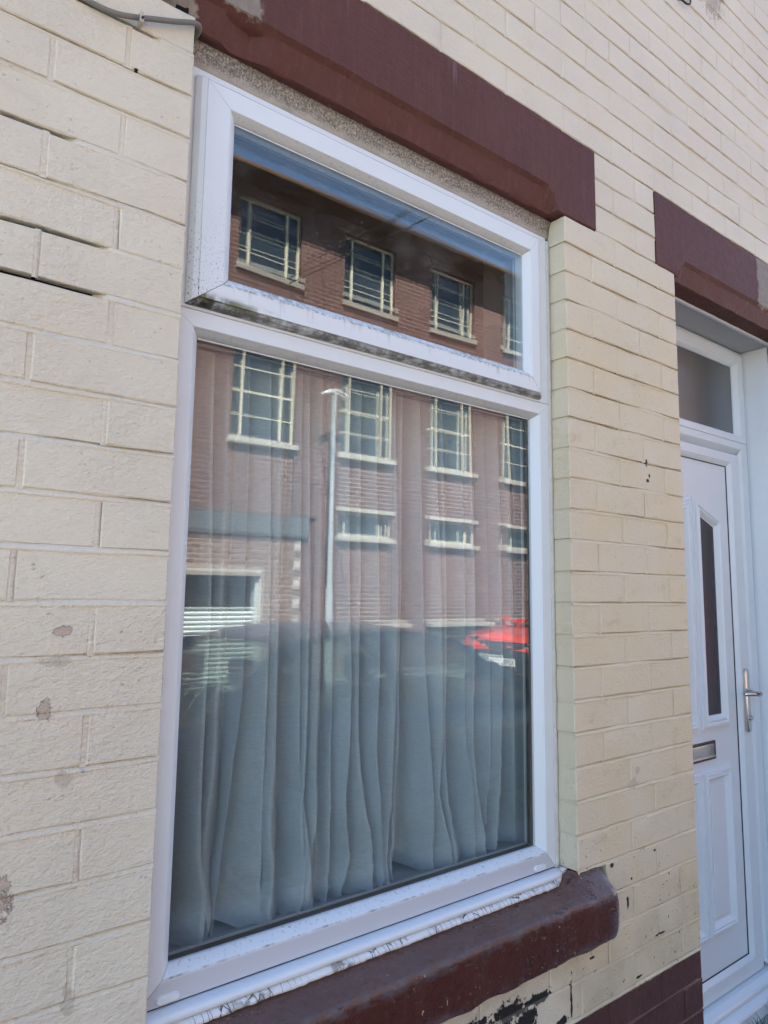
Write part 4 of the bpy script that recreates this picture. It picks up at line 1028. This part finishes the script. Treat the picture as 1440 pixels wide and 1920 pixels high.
# ------------------------------------------------------------------ cars
def car_paint(name, col, rough=.22):
    m = NM(name); m.bsdf((*col, 1), rough, .5, None, 0., **{'Coat Weight': .8, 'Coat Roughness': .04}); return m.m
MAT['tyre'] = simple('tyre_rubber', (.02, .02, .02), .8, .3)
MAT['rim'] = simple('alloy_rim', (.45, .46, .47), .3, .5, .9)
MAT['trim'] = simple('black_plastic_trim', (.018, .018, .02), .45, .4)
MAT['seat'] = simple('seat_fabric', (.035, .036, .04), .9, .2)
def emis_free_lamp():
    m = NM('headlamp_lens'); m.bsdf((.75, .78, .8), .08, .8, None, .6); return m.m
MAT['lens'] = emis_free_lamp()
MAT['redlens'] = simple('tail_lamp_lens', (.35, .01, .01), .15, .6)
MAT['plate'] = simple('white_number_plate', (.72, .72, .70), .4, .4)
def car(name, label, paint, L, WD, Hh, belt, bonnet, loc, rotz, roofx, screen, rear, plate=None, clad=0.):
    """car along +x (front at +L/2); roofx=(rear roof edge, front roof edge); screen/rear = foot of wind/rear screen"""
    root = empty(name, label, 'car', 'parked cars in the street', loc); root.rotation_euler = (0, 0, rotz)
    hw = WD / 2; gc = .17
    def top(x):
        if x > screen: t = (x - screen) / (L / 2 - screen); return lerp(belt, bonnet, sstep(t * 1.1)) - .10 * sstep((t - .72) / .28)
        if x < rear: t = (rear - x) / (L / 2 + rear); return belt + .02 - .06 * t
        return belt
    def hwid(x):
        t = abs(x) / (L / 2); return hw * (1 - .20 * max(0, (t - .62) / .38) ** 2)
    st = []; N = 40
    for i in range(N + 1):
        x = -L / 2 + L * i / N; w_ = hwid(x); zt = top(x)
        en = max(0, (abs(x) - (L / 2 - .22)) / .22); zb = gc + .10 * en * en; zt2 = zt - .10 * en ** 3
        ring = []
        half = [(0, zb), (w_ * .80, zb), (w_ * .955, zb + .06), (w_ * .985, lerp(zb, zt2, .35)), (w_, lerp(zb, zt2, .55)), (w_ * .985, lerp(zb, zt2, .78)), (w_ * .955, zt2 - .03), (w_ * .90, zt2), (w_ * .55, zt2 + .028), (0, zt2 + .035)]
        for y, z in half: ring.append((x, y, z))
        for y, z in half[-2:0:-1]: ring.append((x, -y, z))
        st.append(ring)
    body = MB().loft(st).build('body', paint, root, smooth=50)
    if clad:
        body.data.materials.append(MAT['trim'])
        for p in body.data.polygons:
            if p.center.z < clad: p.material_index = 1
    # cabin: roof panel and pillars, glass between
    r0, r1 = roofx; rz = Hh; hb = hw * .90; ht = hw * .72
    rows = []
    for i in range(13):
        t = i / 12; x = lerp(r0, r1, t); z = rz - .085 * abs(2 * t - 1) ** 2.4
        rows.append([(x, ht * s_, z - .035 * abs(s_) ** 2.5) for s_ in (-1, -.75, -.4, 0, .4, .75, 1)])
    rf_ = MB(); rf_.grid(rows); rf_.grid([[(p[0], p[1] * .98, p[2] - .035) for p in rw_] for rw_ in rows]); rf_.build('roof', paint, root, smooth=50)
    zr = rz - .085 - .035
    def beltp(x, s_): return Vector((x, s_ * hb, top(x) - .01))
    def roofp(x, s_): t = (x - r0) / (r1 - r0); return Vector((x, s_ * ht, rz - .085 * abs(2 * t - 1) ** 2.4 - .035))
    bp = lerp(r0, r1, .50)
    for s_ in (-1, 1):
        for (xb_, xt_, w_, nm) in ((screen - .02, r1 - .02, .045, 'pillar'), (bp + .06, bp, .045, 'pillar'), (rear + .02, r0 + .03, .10, 'pillar')):
            a, b = beltp(xb_, s_), roofp(xt_, s_)
            mid = (a + b) / 2 + Vector((0, s_ * .02, .0))
            d = Vector((w_, 0, 0)); e = Vector((0, -s_ * .03, 0))
            MB().loft([[p - d, p + d, p + d + e, p - d + e] for p in (a, mid, b)]).build(nm, paint, root, smooth=40)
        rows = []
        for i in range(11):
            t = i / 10; pb = beltp(lerp(rear + .02, screen - .02, t), s_); pt = roofp(lerp(r0 + .03, r1 - .02, t), s_)
            rows.append([pb.lerp(pt, k / 4) + Vector((0, s_ * .018 * math.sin(math.pi * k / 4) - s_ * .006, 0)) for k in range(5)])
        MB().grid(rows).build('side_window', MAT['car_glass'], root, smooth='all')
        # mirrors, wheels, handles, arches
        MB().loft([[(screen - .16 + dx * .09, s_ * (hb + .05 + k * .13), belt + .09 + dz * .06 * (1 - .25 * k)) for dx, dz in ((-1, -1), (.7, -1), (1, 0), (.6, 1), (-1, 1))] for k in (0, .5, 1)]).build('mirror', paint, root, smooth=40)
        for hxp in (bp + .20 - .28, bp + .95 - .28 - .05): MB().box(hxp - .08, hxp + .08, s_ * hw * .985 - .012, s_ * hw * .985 + .022, belt - .16, belt - .135).build('door_handle', paint, root, bevel=.006)
        MB().box(-L * .30, L * .28, s_ * hw * .97 - .01, s_ * hw * .97 + .018, gc + .05, gc + .14).build('side_skirt', MAT['trim'], root, bevel=.01)
        for sx in (-L * .30, L * .305):
            MB().cyl((sx, s_ * hw * (.60 if s_ > 0 else .60), .33), 'y', .375, s_ * hw * .405, 28).build('wheel_arch', MAT['trim'], root, smooth=40)
            wh = empty('wheel'); wh.parent = root; wh.location = (sx, s_ * hw * .90, .315)
            ty = MB(); rr = [(.20, -.09), (.29, -.10), (.312, -.07), (.315, 0), (.312, .07), (.29, .10), (.20, .09)]
            ty.grid([[(r_ * math.cos(t), y_, r_ * math.sin(t)) for r_, y_ in rr] for t in [2 * math.pi * j / 28 for j in range(29)]]); ty.build('tyre', MAT['tyre'], wh, smooth='all')
            rm = MB(); rm.cyl((0, s_ * .05, 0), 'y', .205, s_ * .01, 24)
            for k in range(5):
                t = 2 * math.pi * k / 5; c_, n_ = math.cos(t), math.sin(t)
                rm.loft([[(c_ * r_ - n_ * q_, y_, n_ * r_ + c_ * q_) for q_, y_ in ((-.03, s_ * .06), (.03, s_ * .06), (.022, s_ * .085), (-.022, s_ * .085))] for r_ in (.02, .2)])
            rm.build('rim', MAT['rim'], wh)
    def screen_(xb_, xt_, nm):
        rows = []
        for s_ in (-1, -.6, -.2, .2, .6, 1):
            a = Vector((xb_ + (.06 if xb_ > 0 else -.06) * (1 - abs(s_)), s_ * hb * .97, top(xb_) + .012 * (1 - abs(s_)))); b = Vector((xt_, s_ * ht * .98, zr + .035 * (1 - abs(s_) ** 2.5)))
            rows.append([a.lerp(b, k / 3) for k in range(4)])
        MB().grid(rows).build(nm, MAT['car_glass'], root, smooth='all')
    screen_(screen, r1, 'windscreen'); screen_(rear, r0, 'rear_window')
    for sx in (bp + .1, bp - .75):
        for s_ in (-1, 1):
            MB().box(sx - .12, sx + .02, s_ * hw * .42 - .24, s_ * hw * .42 + .24, belt - .35, belt + .12).build('seat', MAT['seat'], root, bevel=.05)
            MB().box(sx - .13, sx - .03, s_ * hw * .42 - .12, s_ * hw * .42 + .12, belt + .15, belt + .33).build('headrest', MAT['seat'], root, bevel=.04)
    # front and rear details
    fx = L / 2
    zg = gc + .43
    def front(x, y): return fx - .012 - .34 * (abs(y) / hw) ** 2.6
    def band(nm, y0, y1, z0, z1, mat, off, n=10, lean=0.):
        rows = []
        for i in range(n + 1):
            y = lerp(y0, y1, i / n); xf = front(0, y) + off
            rows.append([(xf - .08, y, z0), (xf, y, z0), (xf - lean, y, z1), (xf - .08 - lean, y, z1)])
        MB().loft(rows).build(nm, mat, root, smooth=40)
    band('grille', -hw * .42, hw * .42, zg + .09, zg + .21, MAT['trim'], .016, lean=.02)
    for k in range(7):
        y = hw * (-.33 + .11 * k); MB().box(front(0, y) + .004, front(0, y) + .010, y - .006, y + .006, zg + .10, zg + .20).build('grille_bar', MAT['rim'], root)
    for s_ in (-1, 1):
        band('headlight_housing', s_ * hw * .43, s_ * hw * .86, zg + .085, zg + .215, MAT['trim'], .014, 8, .02)
        for k, yy in enumerate((.50, .61, .72)):
            MB().cyl((front(0, hw * yy) - .02, s_ * hw * yy, zg + .135), 'x', .030, .045, 14).build('headlight', MAT['lens'], root, smooth=40)
        band('running_light', s_ * hw * .50, s_ * hw * .85, zg + .185, zg + .202, MAT['lens'], .022, 6, .0)
    band('lower_grille', -hw * .97, hw * .97, gc + .0, zg + .035, MAT['trim'], .010, 12)
    if plate:
        npl = empty('number_plate'); npl.parent = root; npl.location = (fx + .018, 0, gc + .335)
        MB().box(-.008, .004, -.26, .26, -.056, .056).build('plate_board', MAT['plate'], npl, bevel=.003)
        cu = bpy.data.curves.new('t', 'FONT'); cu.body = plate; cu.size = .098; cu.align_x = 'CENTER'; cu.align_y = 'CENTER'; cu.extrude = .0008; cu.space_character = 1.02
        to = bpy.data.objects.new('t', cu); COL.objects.link(to); dg = bpy.context.evaluated_depsgraph_get(); dg.update()
        me = bpy.data.meshes.new_from_object(to.evaluated_get(dg)); bpy.data.objects.remove(to)
        lt = bpy.data.objects.new('lettering', me); me.materials.clear(); me.materials.append(MAT['trim']); COL.objects.link(lt); lt.parent = npl
        lt.rotation_euler = (math.radians(90), 0, math.radians(90)); lt.location = (.0055, 0, 0)
    for s_ in (-1, 1): MB().box(-fx + .02, -fx + .14, s_ * hw * .80 - .10, s_ * hw * .80 + .08, belt - .28, belt - .08).build('tail_light', MAT['redlens'], root, bevel=.02)
    return root
PAINT_D = car_paint('dark_blue_car_paint', (.020, .030, .065), .28); PAINT_R = car_paint('red_car_paint', (.55, .03, .02))
car('parked_car', 'dark blue hatchback parked at the near kerb opposite the window', PAINT_D, 4.15, 1.74, 1.345, .82, .70, (2.85, -3.05, RZ), 0, (-1.05, .34), 1.0, -1.62)
car('parked_car', 'red car parked further along the street with its headlights facing the window', PAINT_R, 4.35, 1.80, 1.55, .98, .86, (10.42, -6.65, RZ), math.pi, (-1.25, .30), .95, -1.85, 'GM21 CSN', .60)
